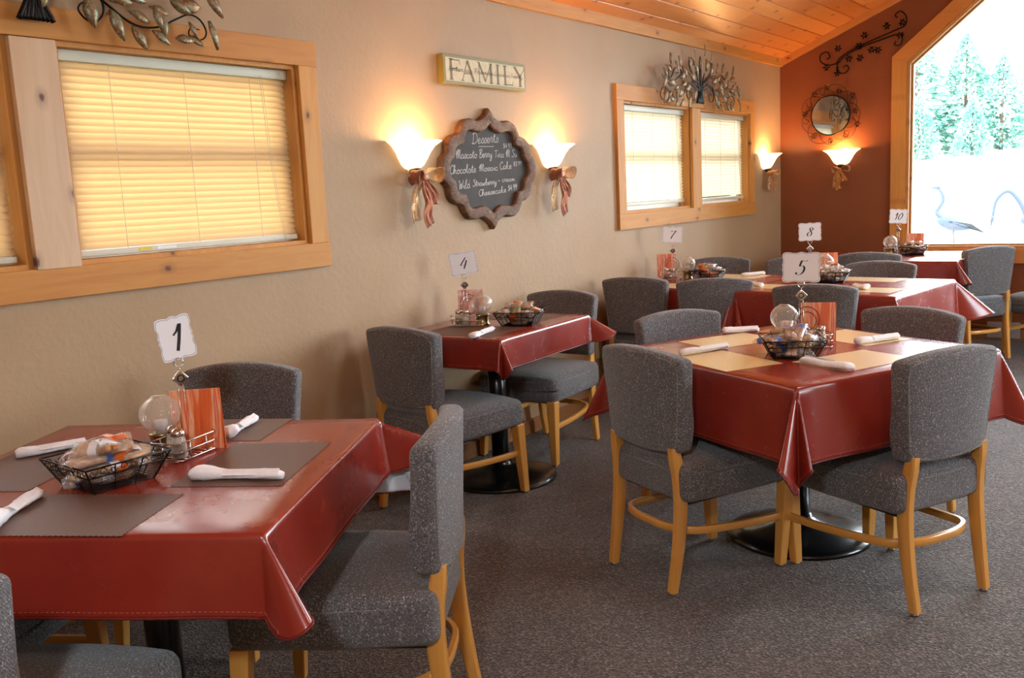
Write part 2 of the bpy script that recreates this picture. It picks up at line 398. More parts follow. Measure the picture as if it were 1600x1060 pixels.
def thing(name, label, cat, loc=(0, 0, 0), rz=0, group=None, ry=0):
    o = bpy.data.objects.new(name, None); COL.objects.link(o); o.location = loc; o.rotation_euler = (0, ry, rz); o.empty_display_size = .05
    return tag(o, label, cat, group)
def tag(o, label=None, cat=None, group=None, kind=None):
    if label: o['label'] = label
    if cat: o['category'] = cat
    if group: o['group'] = group
    if kind: o['kind'] = kind
    return o
def struct(o, label=None):
    o['kind'] = 'structure'
    if label: o['label'] = label
    return o
def snode(name, loc=(0, 0, 0), rz=0, label=None):
    o = bpy.data.objects.new(name, None); COL.objects.link(o); o.location = loc; o.rotation_euler = (0, 0, rz); return struct(o, label)
def dup(root, loc, rz=0, label=None, group=None):
    def cp(o, par):
        c = o.copy(); COL.objects.link(c); c.parent = par
        for ch in [x for x in o.children]: cp(ch, c)
        return c
    r = cp(root, None); r.location = loc; r.rotation_euler = (root.rotation_euler[0], root.rotation_euler[1], rz)
    if label: r['label'] = label
    if group: r['group'] = group
    return r
R = math.radians
# ------------------------------------------------------------ room shell
ZC = 2.40; SL = .40                     # where the pine ceiling meets the left wall, its slope
def roof(y):                            # underside of ceiling
    return ZC+.03+SL*(YW-y) if y > 0 else ZC+.03+SL*YW-SL*(-y)*.98
RX = -1.6; YR = -3.0
b = MB(); b.box(((RX+XF)/2, (YW+YR)/2, -.05), (XF-RX+.3, YW-YR+.3, .1)); struct(b.build('floor', M['carpet']), 'brown grey loop pile carpet')
WIN = [(.41, 'window_1'), (5.341, 'window_2')]
OZ0, OZ1 = 1.20, 1.93
def openings(x0, wd): return [(x0+.10, x0+1.115), (x0+1.265, x0+wd-.10)]
OP = openings(.41, 2.39)+openings(5.341, 2.354)
b = MB(); xs = [RX-.1]
for a, c in OP: xs += [a, c]
xs.append(XF+.15)
b.box(((xs[0]+xs[-1])/2, YW+.075, OZ0/2), (xs[-1]-xs[0], .15, OZ0)); b.box(((xs[0]+xs[-1])/2, YW+.075, (OZ1+2.65)/2), (xs[-1]-xs[0], .15, 2.65-OZ1))
for i in range(0, len(xs), 2): b.box(((xs[i]+xs[i+1])/2, YW+.075, (OZ0+OZ1)/2), (xs[i+1]-xs[i], .15, OZ1-OZ0))
struct(b.build('wall_left', M['wall']), 'tan textured wall with two pairs of blinds')
# far wall with the gable window
SILL = .74
WP = [(1.945, SILL), (1.945, 2.28), (1.32, 2.80), (0, 3.32), (-1.32, 2.80), (-1.945, 2.28), (-1.945, SILL)]
def rz_(y): return roof(y)+.12
b = MB()
def fp(poly): b.prism(poly, XF, XF+.15, 'x')
fp([(YW+.02, 0), (1.945, 0), (1.945, rz_(1.945)), (YW+.02, rz_(YW))])
fp([(1.945, 0), (-1.945, 0), (-1.945, SILL), (1.945, SILL)])
for s in (1, -1):
    fp([(s*1.945, 2.28), (s*1.32, 2.80), (s*1.32, rz_(1.32)), (s*1.945, rz_(1.945))]); fp([(s*1.32, 2.80), (0, 3.32), (0, rz_(0.01)), (s*1.32, rz_(1.32))])
fp([(-1.945, 0), (YR-.1, 0), (YR-.1, rz_(YR)), (-1.945, rz_(-1.945))])
struct(b.build('wall_far', M['brown']), 'reddish brown gable wall')
b = MB(); b.box((RX-.05, (YW+YR)/2, 1.9), (.1, YW-YR+.2, 3.9)); struct(b.build('wall_back', M['wall']))
b = MB(); y = YR-.05
for x0, x1, z0, z1 in ((RX, 4.2, 0, 2.7), (6.6, XF+.1, 0, 2.7), (4.2, 6.6, 0, .8), (4.2, 6.6, 2.15, 2.7)): b.box(((x0+x1)/2, y, (z0+z1)/2), (x1-x0, .1, z1-z0))
struct(b.build('wall_right', M['wall']))
# ceiling: tongue-and-groove boards, two slopes
def ceiling(name, left):
    L = math.hypot(YW, SL*YW)+.12; n = int(L/.143)+1; b = MB(); vs = []
    xs_ = (0, XF-RX+.2)
    prof = []
    for i in range(n): prof += [(i*.143, .012), (i*.143+.006, 0), (i*.143+.137, 0), (i*.143+.143, .012)]
    m = len(prof)
    for x in xs_: vs += [(x, p, q) for p, q in prof]+[(x, p, .06) for p, q in prof]
    fs = []
    for i in range(m-1): fs += [(i, i+1, 2*m+i+1, 2*m+i), (m+i, 3*m+i, 3*m+i+1, m+i+1)]
    fs += [(0, m, 3*m, 2*m), (m-1, 3*m-1, 4*m-1, 2*m-1)]
    b.add(vs, fs); o = b.build(name, M['ceil']); a = math.atan(SL)
    if left: o.matrix_world = Matrix.Translation((RX-.1, YW+.02, ZC+.02)) @ Matrix(((1, 0, 0, 0), (0, -math.cos(a), math.sin(a), 0), (0, math.sin(a), math.cos(a), 0), (0, 0, 0, 1)))
    else: o.matrix_world = Matrix.Translation((RX-.1, YR-.02, ZC+.03)) @ Matrix(((1, 0, 0, 0), (0, math.cos(a), -math.sin(a), 0), (0, math.sin(a), math.cos(a), 0), (0, 0, 0, 1)))
    struct(o, 'knotty pine tongue and groove boards'); return o
ceiling('ceiling', True); ceiling('ceiling.001', False)
b = MB(); b.box(((RX+XF)/2, YW-.012, ZC+.015), (XF-RX, .024, .10)); struct(b.build('trim_1', M['trimx'], bevel=.003), 'pine board along top of tan wall')
b = MB(); b.prism([(YW, ZC-.035), (0, ZC-.035+SL*YW), (0, ZC+.075+SL*YW), (YW, ZC+.075)], XF-.024, XF, 'x'); struct(b.build('trim_2', M['trimy']), 'pine rake board along the gable')
b = MB(); b.prism([(YR, ZC-.035), (0, ZC-.035+SL*YW), (0, ZC+.075+SL*YW), (YR, ZC+.075)], XF-.024, XF, 'x'); struct(b.build('trim_3', M['trimy']))
b = MB(); b.box(((RX+XF)/2, YW-.008, .041), (XF-RX, .016, .082)); struct(b.build('baseboard_left', M['base'], bevel=.003))
b = MB(); b.box((XF-.008, (YW+YR)/2, .041), (.016, YW-YR, .082)); struct(b.build('baseboard_far', M['base'], bevel=.003))
# gable window
def offset(poly, d):
    n = len(poly); out = []
    for i in range(n):
        p = Vector(poly[i]); a = (p-Vector(poly[i-1])).normalized(); c = (Vector(poly[(i+1) % n])-p).normalized()
        na = Vector((-a.y, a.x)); nc = Vector((-c.y, c.x)); m = (na+nc); m = m/m.dot(na) if m.dot(na) > .1 else na
        out.append(tuple(p+m*d))
    return out
gw = snode('window_3', (0, 0, 0), 0, 'large gable picture window framed in pine')
out_ = offset(WP, .115)
if abs(out_[0][0]) < 1.945: out_ = offset(WP, -.115)
sgn_ = .115 if offset(WP, .115)[0][0] > 1.945 else -.115
names = ['casing_upright', 'casing_slope', 'casing_slope', 'casing_slope', 'casing_slope', 'casing_upright', 'casing_sill']
for i in range(7):
    j = (i+1) % 7; b = MB(); b.prism([WP[i], WP[j], out_[j], out_[i]], XF-.028, XF, 'x')
    b.build(names[i], M['trimz'] if 'upright' in names[i] else M['trimy'], gw, bevel=.002)
i1 = offset(WP, -sgn_*.22); i2 = offset(WP, -sgn_*.34)
b = MB(); b.ring(WP, i1, XF-.005, XF+.03, 'x'); b.build('inner_stop', M['trimz'], gw)
b = MB(); b.ring(WP, i2, XF+.05, XF+.10, 'x'); b.build('sash_frame', M['trimz'], gw)
b = MB(); b.prism(i2, XF+.07, XF+.074, 'x'); b.build('pane', M['glass'], gw)
b = MB(); b.box((5.4, YR-.05, 1.475), (2.4, .01, 1.35)); ww = snode('window_4'); b.build('pane', M['glass'], ww)
b = MB()
for x in (4.23, 5.4, 6.57): b.box((x, YR-.03, 1.475), (.06, .06, 1.35))
b.build('sash_frame', M['trimz'], ww)

# ------------------------------------------------------------ paired windows with blinds on the left wall
def pair_window(name, x0, wd, mull, label):
    r = snode(name, (0, 0, 0), 0, label); x1 = x0+wd; op = openings(x0, wd); t = .024; y = YW-t/2
    b = MB(); b.box((x0+wd/2, y, (OZ1+2.03)/2), (wd, t, 2.03-OZ1)); b.build('head_casing', M['trimx'], r, bevel=.002)
    b = MB(); b.box((x0+wd/2, y, (OZ0+1.098)/2), (wd, t, OZ0-1.098)); b.build('sill_casing', M['trimx'], r, bevel=.002)
    for a, c in ((x0+.002, x0+.10), (x1-.10, x1-.006)):
        b = MB(); b.box(((a+c)/2, y+.001, (OZ0+OZ1)/2), (c-a, t, OZ1-OZ0)); b.build('side_casing', M['trimz'], r, bevel=.002)
    b = MB(); b.box(((op[0][1]+op[1][0])/2, y-.004, (OZ0+OZ1)/2-.003), (op[1][0]-op[0][1], t, OZ1-OZ0)); b.build('mullion_casing', mull, r, bevel=.002)
    for a, c in op:
        b = MB(); d0, d1 = YW, YW+.085
        b.box((a+.009, (d0+d1)/2, (OZ0+OZ1)/2), (.018, d1-d0, OZ1-OZ0)); b.box((c-.009, (d0+d1)/2, (OZ0+OZ1)/2), (.018, d1-d0, OZ1-OZ0))
        b.box(((a+c)/2, (d0+d1)/2, OZ0+.008), (c-a-.036, d1-d0, .016)); b.box(((a+c)/2, (d0+d1)/2, OZ1-.008), (c-a-.036, d1-d0, .016)); b.build('jamb', M['trimz'], r)
        b = MB(); y2 = YW+.115
        for q in (a+.03, c-.03): b.box((q, y2, (OZ0+OZ1)/2), (.06, .05, OZ1-OZ0))
        for q in (OZ0+.03, OZ1-.03): b.box(((a+c)/2, y2, q), (c-a-.12, .05, .06))
        b.box(((a+c)/2, y2+.005, (OZ0+OZ1)/2+.02), (c-a-.12, .04, .045)); b.build('sash', M['white'], r)
        b = MB(); b.box(((a+c)/2, YW+.13, (OZ0+OZ1)/2), (c-a-.1, .004, OZ1-OZ0-.1)); b.build('pane', M['glass'], r)
    return op
op1 = pair_window('window_1', .41, 2.39, M['palewood'], 'knotty pine window pair near table 1')
op2 = pair_window('window_2', 5.341, 2.354, M['trimz'], 'knotty pine window pair near the sconce corner')
def blind(a, c, mat, label, bottom, sticker=False, gap=.028, cordlow=.0):
    r = thing('window_blind', label, 'blind', (0, 0, 0)); r.location = ((a+c)/2, YW+.05, OZ1-.016); Wd = (c-a)/2-gap
    b = MB(); b.rbox((0, 0, -.02), (Wd+.01, .017, .019), .004, n=2); b.build('head_rail', M['rail'], r, True)
    H = OZ1-.016-bottom; n = int((H-.06)/.0232); b = MB(); A = R(60)
    for i in range(n):
        z = -.05-i*.0232; vs = []
        for sx in (-1, 1):
            for q, bow in ((-1, 0), (-.5, .0012), (0, .0018), (.5, .0012), (1, 0)):
                # room-side edge hangs lower: closed slats
                vs.append((sx*Wd, q*.0152*math.cos(A)-bow*math.sin(A), z+q*.0152*math.sin(A)+bow*math.cos(A)))
        b.add(vs, [(k, k+1, k+6, k+5) for k in range(4)])
    o = b.build('slats', mat, r, True)
    b = MB(); b.rbox((0, -.004, -H+.012), (Wd, .012, .011), .004, n=2); br = b.build('bottom_rail', M['rail'], r, True)
    if sticker:
        b = MB(); b.box((-Wd*.48, -.0175, -H+.013), (.05, .001, .012)); s_ = b.build('warning_sticker', M['yellow'], br); s_['label'] = 'yellow warning sticker'
        b = MB(); b.box((-Wd*.30, -.0175, -H+.013), (.08, .001, .010)); s_ = b.build('warning_sticker', M['white'], br); s_['label'] = 'white warning sticker'
    for q in (-.62, 0, .62):
        b = MB(); b.tube([(q*Wd, -.016, -.04), (q*Wd, -.017, -H+.02)], .0011, 5); b.build('ladder_cord', M['cord'], r)
    b = MB(); b.tube(smooth_path([(Wd*.72, -.022, -.03), (Wd*.76, -.024, -H*.55), (Wd*.84, -.028, -H), (Wd*.845, -.03-.042*(cordlow > 0), -H-cordlow)]), .0011, 5)
    b.tube(smooth_path([(Wd*.74, -.022, -.03), (Wd*.78, -.024, -H*.55), (Wd*.855, -.028, -H), (Wd*.86, -.03-.042*(cordlow > 0), -H-cordlow)]), .0011, 5)
    b.build('lift_cord', M['cord'], r)
    return r
blind(*op1[0], M['slat1'], 'amber-lit slat blind left of the pale cedar board, cut off by photo edge', 1.222)
blind(*op1[1], M['slat1'], 'wide amber-lit slat blind with yellow sticker on its bottom rail', 1.222, True, cordlow=.09)
blind(*op2[0], M['slat2'], 'bright cream blind left of the pine mullion, near the metal tree', 1.245, cordlow=.13)
blind(*op2[1], M['slat2'], 'bright cream blind right of the pine mullion, nearest the corner', 1.235)
# ------------------------------------------------------------ chairs
def make_chair():
    r = thing('dining_chair', 'x', 'chair')
    def sd(p):
        x, y, z = p; k = 1-.10*max(0, -x)/.25                      # narrower towards the back
        top = .022*max(0, 1-(x/.25)**2)*max(0, 1-(y/.235)**2) if z > 0 else .006*max(0, 1-(y/.235)**2)
        bow = .022*(1-(y/.235)**2) if x > .12 else 0
        return (x+bow*max(0, x)/.24, y*k, z+top*(1 if z > 0 else -1)-(.012 if z > 0 and x > .15 else 0)*((x-.15)/.1 if x > .15 else 0))
    b = MB(); b.rbox((.005, 0, .388), (.252, .243, .066), .034, sd, 10); seat = b.build('seat', M['tweed'], r, True)
    seat['label'] = 'thick grey tweed seat cushion'
    pts = []
    for k in range(40):
        a = 2*PI*k/40; ex = abs(math.cos(a))**.35*math.copysign(1, math.cos(a)); ey = abs(math.sin(a))**.35*math.copysign(1, math.sin(a))
        p = sd((ex*.250, ey*.241, .03)); pts.append((p[0]+.005, p[1], .388+.038))
    b = MB(); b.tube(pts, .0028, 5, True); b.build('piping', M['piping'], seat, True)
    def bd(p):
        x, y, z = p; t = (z+.168)/.336; kw = .84+.17*t
        arch = .025*(1-min(1, abs(y/.219)**2.2))*max(0, z)/.158 - .006*(1-min(1, (y/.2)**2))*max(0, -z)/.168
        xx = x + .028*(y/.21)**2 - .012*t**2 + .012*math.exp(-((t-.25)/.22)**2)*(1 if x > 0 else .2)
        return (xx, y*kw, z+arch)
    b = MB(); b.rbox((-.252, 0, .648), (.032, .219, .160), .019, lambda p: bd(p), 10); bk = b.build('backrest', M['tweed'], r, True)
    pts = []
    for k in range(56):
        a = 2*PI*k/56; ey = abs(math.cos(a))**.18*math.copysign(1, math.cos(a)); ez = abs(math.sin(a))**.18*math.copysign(1, math.sin(a))
        p = bd((-.030, ey*.208, ez*.149)); pts.append((p[0]-.252, p[1], p[2]+.648))
    b = MB(); b.tube(pts, .0028, 5, True); b.build('piping', M['piping'], bk, True)
    for s in (1, -1):
        b = MB(); t_, q = .022, .016
        def sq(x, y, z, h): return [(x-h, y-h, z), (x+h, y-h, z), (x+h, y+h, z), (x-h, y+h, z)]
        b.hexa(sq(.250, s*.225, .008, q), sq(.232, s*.212, .33, t_+.002)); l = b.build('leg', M['maple'], r, bevel=.004); l['label'] = 'tapered front leg of amber wood'
        b = MB(); b.lathe([(.011, 0), (.013, .003), (.009, .008), (.006, .010)], 12, (.250, s*.225, 0)); b.build('glide', M['steel'], l, True)
        path = smooth_path([(-.272, s*.166, .009), (-.247, s*.170, .16), (-.232, s*.169, .30), (-.233, s*.166, .40), (-.243, s*.162, .46), (-.248, s*.158, .508)], 5)
        n = len(path); b = MB(); b.bar(path, [.028+.006*i/n for i in range(n)], [.032+.014*math.sin(PI*min(1, i/n*1.02)) for i in range(n)], (1, 0, 0))
        l = b.build('leg', M['maple'], r, 'auto'); l['label'] = 'curved rear leg rising into the backrest'
        b = MB(); b.lathe([(.011, 0), (.013, .003), (.009, .008), (.006, .010)], 12, (-.272, s*.166, 0)); b.build('glide', M['steel'], l, True)
    hp = [(.238, .212, .192), (.08, .208, .196), (-.08, .192, .203), (-.185, .165, .21), (-.232, .09, .214), (-.24, 0, .215), (-.232, -.09, .214), (-.185, -.165, .21), (-.08, -.192, .203), (.08, -.208, .196), (.238, -.212, .192)]
    b = MB(); b.bar(smooth_path(hp, 5), .018, .026); h = b.build('stretcher', M['maplex'], r, 'auto'); h['label'] = 'bentwood hoop stretcher'
    b = MB(); b.box((-.0, 0, .320), (.42, .37, .022)); b.build('seat_frame', M['black'], r)
    return r
proto = make_chair(); used = [False]
def chair(mx, my, ang, label, group='dining chairs'):
    """mx,my: middle of the rear feet; ang: facing"""
    a = R(ang); x, y = mx+.27*math.cos(a), my+.27*math.sin(a)
    if not used[0]:
        used[0] = True; proto.location = (x, y, 0); proto.rotation_euler = (0, 0, a); proto['label'] = label; proto['group'] = group; return proto
    return dup(proto, (x, y, 0), a, label, group)
CH = [
 (2.03, 2.64, 203, 'grey tweed chair behind table 1, its back against the tan wall'),
 (1.72, 1.46, 121, 'grey tweed chair at the right side of table 1, back seen edge-on'),
 (.50, 1.655, 29, 'grey tweed chair at bottom left corner of photo, near side of table 1'),
 (.82, 2.74, -59, 'chair hidden behind table 1 cloth, only wooden leg ends showing under the hem'),
 (2.86, 2.70, -6, 'grey tweed chair on the left side of table 4, seen from behind'),
 (4.28, 2.755, 181, 'grey tweed chair on the right side of table 4, facing left'),
 (2.76, 1.50, -24, 'grey tweed chair on the near left side of table 5, seen from behind'),
 (3.075, .56, 64, 'grey tweed chair on the near right side of table 5, seen from behind'),
 (3.652, 1.80, 243, 'grey tweed chair on the far left side of table 5, back top showing'),
 (4.0, .88, 162, 'grey tweed chair on the far right side of table 5, in front of table 8'),
 (4.98, 2.72, 2, 'dark backlit chair nearest the tan wall at the near side of table 7'),
 (4.98, 2.19, 22, 'dark backlit chair turned a little, between tables 7 and 5'),
 (4.76, 1.55, 5, 'dark backlit chair directly behind the number 5 card, near side of table 8'),
 (6.48, 2.79, 192, 'grey chair on far side of table 7 beside the cracker basket'),
 (6.50, 2.22, 183, 'grey chair on far side of tables 7 and 8, mostly hidden by number 5 card'),
 (6.17, 1.57, 180, 'grey chair on far side of table 8, before the dark chair at table 10'),
 (6.86, 1.84, 2, 'dark chair on near side of table 10, below the basket and number 10'),
 (7.37, 1.12, 52, 'dark chair at right end of table 10, full back and legs visible'),
 (8.05, .62, 150, 'chair with window-lit back at the far right edge of the photo'),
]
for c_ in CH: chair(*c_)

# ------------------------------------------------------------ tables and cloths
def table(cx, cy, rz, a, b_, label, base=.27, off=(0, 0)):
    r = thing('pedestal_table', label, 'table', (cx, cy, 0), R(rz), 'pedestal tables under red cloths')
    m = MB(); m.rbox((0, 0, .738), (a-.004, b_-.004, .0155), .006, n=2); m.build('tabletop', M['black'], r, True)
    m = MB(); m.lathe([(.0, .0), (base, .0), (base, .012), (base*.93, .022), (base*.7, .034), (base*.4, .05), (base*.25, .066), (.05, .078), (.048, .09)], 48, (off[0], off[1], 0)); bs = m.build('base', M['black'], r, True); bs['label'] = 'round domed black base'
    m = MB(); m.lathe([(.042, .08), (.042, .70)], 24, (off[0], off[1], 0)); m.build('column', M['black'], r, True)
    m = MB(); m.box((0, 0, .712), (a*1.4, .05, .020)); m.box((0, 0, .7115), (.05, b_*1.4, .019)); m.build('bracket', M['black'], r)
    return r
def cloth(cx, cy, rz, a, b_, W, label, corners, a0=5, top=.757, azp=(1, 1, 1, 1), psm=(38, 38, 38, 38), rc=.05, ex=0):
    """corners: for (+,+),(-,+),(-,-),(+,-) a list of (theta 0..1, flare degrees, width)"""
    r = thing('tablecloth', label, 'tablecloth', (cx, cy, 0), R(rz), 'burgundy tablecloths'); r0 = .010
    def axis(h):
        n = 14; inn = [-h+2*h*i/n for i in range(n+1)]; no = 26
        o = [W*(k/no)**1.0 for k in range(1, no+1)]
        return [-h-x for x in o[::-1]]+inn+[h+x for x in o]
    def pos(u, v):
        cu = max(-a, min(a, u)); cv = max(-b_, min(b_, v)); ox, oy = u-cu, v-cv; L = math.hypot(ox, oy)
        if L < 1e-9: return (u, v, top)
        sx, sy = (1 if u > 0 else -1), (1 if v > 0 else -1)
        ci = {(1, 1): 0, (-1, 1): 1, (-1, -1): 2, (1, -1): 3}[(sx, sy)]
        if abs(ox) > 1e-9 and abs(oy) > 1e-9:
            th = math.atan2(abs(oy), abs(ox))/(PI/2); az = th
            # azimuth eases so the two hanging sides stay flat up to the fold
            al = a0
            for tc, fl, wd in corners[ci]: al = max(al, a0+(fl-a0)*math.exp(-((th-tc)/wd)**2))
            az = th**azp[ci] if azp[ci] > 0 else 1-(1-th)**(-azp[ci])
            A = az*PI/2; dx, dy = math.cos(A)*sx, math.sin(A)*sy
        else:
            dx, dy = (sx, 0) if abs(ox) > 1e-9 else (0, sy)
            d = (b_-abs(v)) if abs(ox) > 1e-9 else (a-abs(u))      # distance from the corner
            al = a0+2.5*math.sin(d*16+ci*1.7)*math.exp(-d*3.5)*min(1, d*8)
            th0 = 0 if abs(ox) > 1e-9 else 1
            e = max([(fl-a0)*math.exp(-((th0-tc)/wd)**2) for tc, fl, wd in corners[ci]]+[0]); psi = math.degrees(math.atan2(d, L)); al += e*max(0, 1-psi/psm[ci])**1.3
        q = r0*PI/2
        if L < q: h, dn = r0*math.sin(L/r0), r0*(1-math.cos(L/r0))
        else: h, dn = r0+(L-q)*math.sin(R(al)), r0+(L-q)*math.cos(R(al))
        return (cu+dx*h, cv+dy*h, top-dn)
    U, Vv = axis(a), axis(b_); U = [a+(u-a)*(1+ex/W) if u > a else u for u in U]; nu, nv = len(U), len(Vv)
    eu, ev = a+W, b_+W                                    # rounded cloth corners
    def rnd(u, v):
        eu = a+W+(ex if u > 0 else 0)
        du, dv = abs(u)-(eu-rc), abs(v)-(ev-rc)
        if du > 0 and dv > 0:
            L = math.hypot(du, dv); m_ = max(du, dv)
            if L > 0: s = m_/L; du, dv = du*s, dv*s
            return (math.copysign(eu-rc+du, u), math.copysign(ev-rc+dv, v))
        return u, v
    vs = [pos(*rnd(u, v)) for v in Vv for u in U]
    fs = [(j*nu+i, j*nu+i+1, (j+1)*nu+i+1, (j+1)*nu+i) for j in range(nv-1) for i in range(nu-1)]
    me = bpy.data.meshes.new('sheet'); me.from_pydata(vs, [], fs); me.materials.append(M['cloth']); me.materials.append(M['felt'])
    for p in me.polygons: p.use_smooth = True
    o = bpy.data.objects.new('sheet', me); COL.objects.link(o); o.parent = r; o['label'] = 'burgundy vinyl with white flannel backing'
    s = o.modifiers.new('Solidify', 'SOLIDIFY'); s.thickness = .0016; s.offset = -1; s.material_offset = 1; s.material_offset_rim = 0
    bd = []; bd += [(u, Vv[0]) for u in U[:-1]]+[(U[-1], v) for v in Vv[:-1]]+[(u, Vv[-1]) for u in U[:0:-1]]+[(U[0], v) for v in Vv[:0:-1]]
    P = [Vector(pos(*rnd(*q))) for q in bd]; m = MB()
    P2 = []
    for i, p in enumerate(P):
        q = P[(i+1) % len(P)]; k = max(1, int((q-p).length/.012)); P2 += [p.lerp(q, t/k) for t in range(k)]
    m.tube(P2, [.0024+.0009*(i % 2) for i in range(len(P2))], 5, True); m.build('hem_binding', M['hem'], r, True)
    m = MB(); Q = [Vector(pos(u*(1-.012/abs(eu)) if (abs(u+eu) < 1e-6 or abs(u-eu-ex) < 1e-6) else u, v*(1-.012/abs(ev)) if abs(abs(v)-ev) < 1e-6 else v)) for u, v in [rnd(*q) for q in bd]]
    C_ = Vector((0, 0, 0))
    for i in range(0, len(Q)):
        p, q = Q[i], Q[(i+1) % len(Q)]; d = q-p; k = max(1, int(d.length/.011))
        for t in range(k):
            s0, s1 = p+d*(t/k), p+d*((t+.55)/k); o2 = Vector((s0.x, s0.y, 0)).normalized()*.0012
            m.tube([s0+o2, s1+o2], .0007, 3, cap=False)
    m.build('stitching', M['stitch'], r)
    return r
FIN = lambda t=.5, f=46, w_=.25: [(t, f, w_)]
TWO = lambda a1=30, a2=26: [(.25, a1, .16), (.75, a2, .16)]
table(1.222, 2.012, 30, .435, .452, 'pedestal table 1 under the nearest cloth, black column at bottom left')
cloth(1.222, 2.012, 30, .445, .462, .168, 'burgundy tablecloth on table 1, white backing showing at its flared corner', [FIN(.5, 20), FIN(.5, 20), FIN(.60, 42, .28), [(.66, 66, .19), (.35, 24, .22)]], azp=(1, 1, 1, .55), psm=(30, 30, 45, 25), rc=.07, ex=.07)
table(3.50, 2.665, 3, .385, .285, 'pedestal table 4 against the tan wall, black column and base visible')
cloth(3.50, 2.665, 3, .395, .295, .140, 'small burgundy tablecloth on table 4 by the wall', [FIN(.5, 10), FIN(.5, 10), TWO(30, 34), FIN(.45, 58, .3)], a0=3)
table(3.315, 1.14, -26, .46, .46, 'pedestal table 5 in the middle, shiny round base between four chairs', .27, (.09, .08))
cloth(3.315, 1.14, -26, .47, .47, .245, 'burgundy tablecloth on table 5 with deep folded front corner', [FIN(.5, 40), FIN(.5, 26), [(.30, 34, .18), (.78, 22, .14)], FIN(.5, 26)])
table(5.53, 2.45, -7, .44, .43, 'pedestal table 7 beside the tan wall, hidden under its cloth')
cloth(5.53, 2.45, -7, .45, .42, .24, 'burgundy tablecloth on table 7, nearest the tan wall in the second row', [FIN(.5, 8), FIN(.5, 8), FIN(.5, 30), FIN(.5, 20)], a0=3)
table(5.415, 1.585, -7, .44, .44, 'pedestal table 8 behind the number 5 card, window glare on top')
cloth(5.415, 1.585, -7, .45, .455, .24, 'burgundy tablecloth on table 8, glossy with window glare, pointed right corner', [FIN(.5, 20), FIN(.5, 20), FIN(.5, 45), FIN(.5, 50)])
table(7.47, 1.86, 0, .44, .56, 'pedestal table 10 in front of the picture window')
cloth(7.47, 1.86, 0, .45, .57, .17, 'burgundy tablecloth on table 10 in front of the picture window', [FIN(), FIN(), FIN(.5, 50), FIN(.5, 50)])
TT = .7575
# ------------------------------------------------------------ place settings
def placemat(cx, cy, rz, mat, label, L=.36, Wd=.25, z=TT):
    pts = []
    def edge(p, q, n):
        P, Q = Vector(p), Vector(q); d = Q-P; nr = Vector((d.y, -d.x)).normalized()
        for i in range(n*4): t = i/(n*4); pts.append(tuple(P+d*t+nr*.0022*math.sin(2*PI*t*n)))
    h, k = L/2, Wd/2
    edge((-h, -k), (h, -k), 30); edge((h, -k), (h, k), 21); edge((h, k), (-h, k), 30); edge((-h, k), (-h, -k), 21)
    m = MB(); m.prism(pts, 0, .0006, 'z'); o = m.build('placemat', mat, None); o.location = (cx, cy, z); o.rotation_euler = (0, 0, R(rz))
    tag(o, label, 'placemat', 'brown paper placemats' if mat is M['mat_brown'] else 'cream paper placemats'); return o
def napkin(cx, cy, rz, label, z=TT+.0007, L=.20, wide=0, s=1):
    rnd = random.Random(int(cx*1000)); n = 22; k = 14; m = MB(); vs = []
    for i in range(n):
        t = i/(n-1); x = (t-.5)*L; r_ = (.0155+.006*wide*max(0, 1-t*3)+.002*math.sin(t*9+rnd.random()*.5)-.003*t)*s
        if i in (0, n-1): r_ *= .8
        cy_ = .006*math.sin(t*5)*wide
        for q in range(k):
            a = 2*PI*q/k; rr = r_*(1+.10*math.sin(3*a+t*7)+.07*rnd.uniform(-1, 1)); vs.append((x, cy_+rr*math.cos(a)*1.15, max(0, r_*.78+rr*math.sin(a)*.80)))
    fs = [(i*k+q, i*k+(q+1) % k, (i+1)*k+(q+1) % k, (i+1)*k+q) for i in range(n-1) for q in range(k)]+[tuple(range(k))[::-1], tuple((n-1)*k+q for q in range(k))]
    m.add(vs, fs); o = m.build('napkin_roll', M['paper'], None, True)
    m = MB(); m.ribbon([(x_, -.0135*s, .020*s) for x_ in (-.03, 0, .05, L*.47)], .018*s, (0, 0, 0), (0, -.6, .8)); f_ = m.build('loose_fold', M['paper'], o, solid=.001)
    o.location = (cx, cy, z); o.rotation_euler = (0, 0, R(rz)); tag(o, label, 'napkin', 'white paper napkin rolls'); return o
BR, CR = M['mat_brown'], M['mat_cream']
placemat(.945, 1.835, 118, BR, 'brown placemat on table 1 nearest the camera, in front of the basket')
placemat(1.375, 1.785, 29, BR, 'brown placemat on the right side of table 1 under a napkin roll', .36, .26)
placemat(1.075, 2.285, 29, BR, 'brown placemat on the left side of table 1 behind the basket')
placemat(1.545, 2.155, 118, BR, 'brown placemat at the far side of table 1 behind the menu card', .34, .24)
napkin(.885, 1.955, 40, 'twisted napkin roll at the left photo edge on the near brown placemat', L=.21, wide=1)
napkin(1.268, 1.715, -60, 'long napkin roll on the right-hand brown placemat of table 1', L=.215, wide=1)
napkin(1.19, 2.375, -20, 'napkin roll behind the basket at left of table 1', L=.17)
napkin(1.575, 2.095, 32, 'folded napkin roll beyond the orange menu on table 1', L=.19, wide=1)
placemat(3.29, 2.63, 93, BR, 'brown placemat on the left half of table 4', .40, .30)
placemat(3.74, 2.68, 93, BR, 'brown placemat behind the basket on table 4', .38, .22)
napkin(3.195, 2.50, 12, 'white napkin roll on table 4, beside the basket', L=.21)
placemat(3.00, 1.285, 60, CR, 'cream placemat on the left side of table 5 under a napkin roll', .33, .235)
placemat(3.40, 1.43, -28, CR, 'cream placemat on the far left side of table 5', .33, .235)
placemat(3.155, .885, -26, CR, 'cream placemat at the near right side of table 5', .34, .235)
placemat(3.62, 1.015, 62, CR, 'cream placemat on the far right side of table 5 beside the menu', .33, .235)
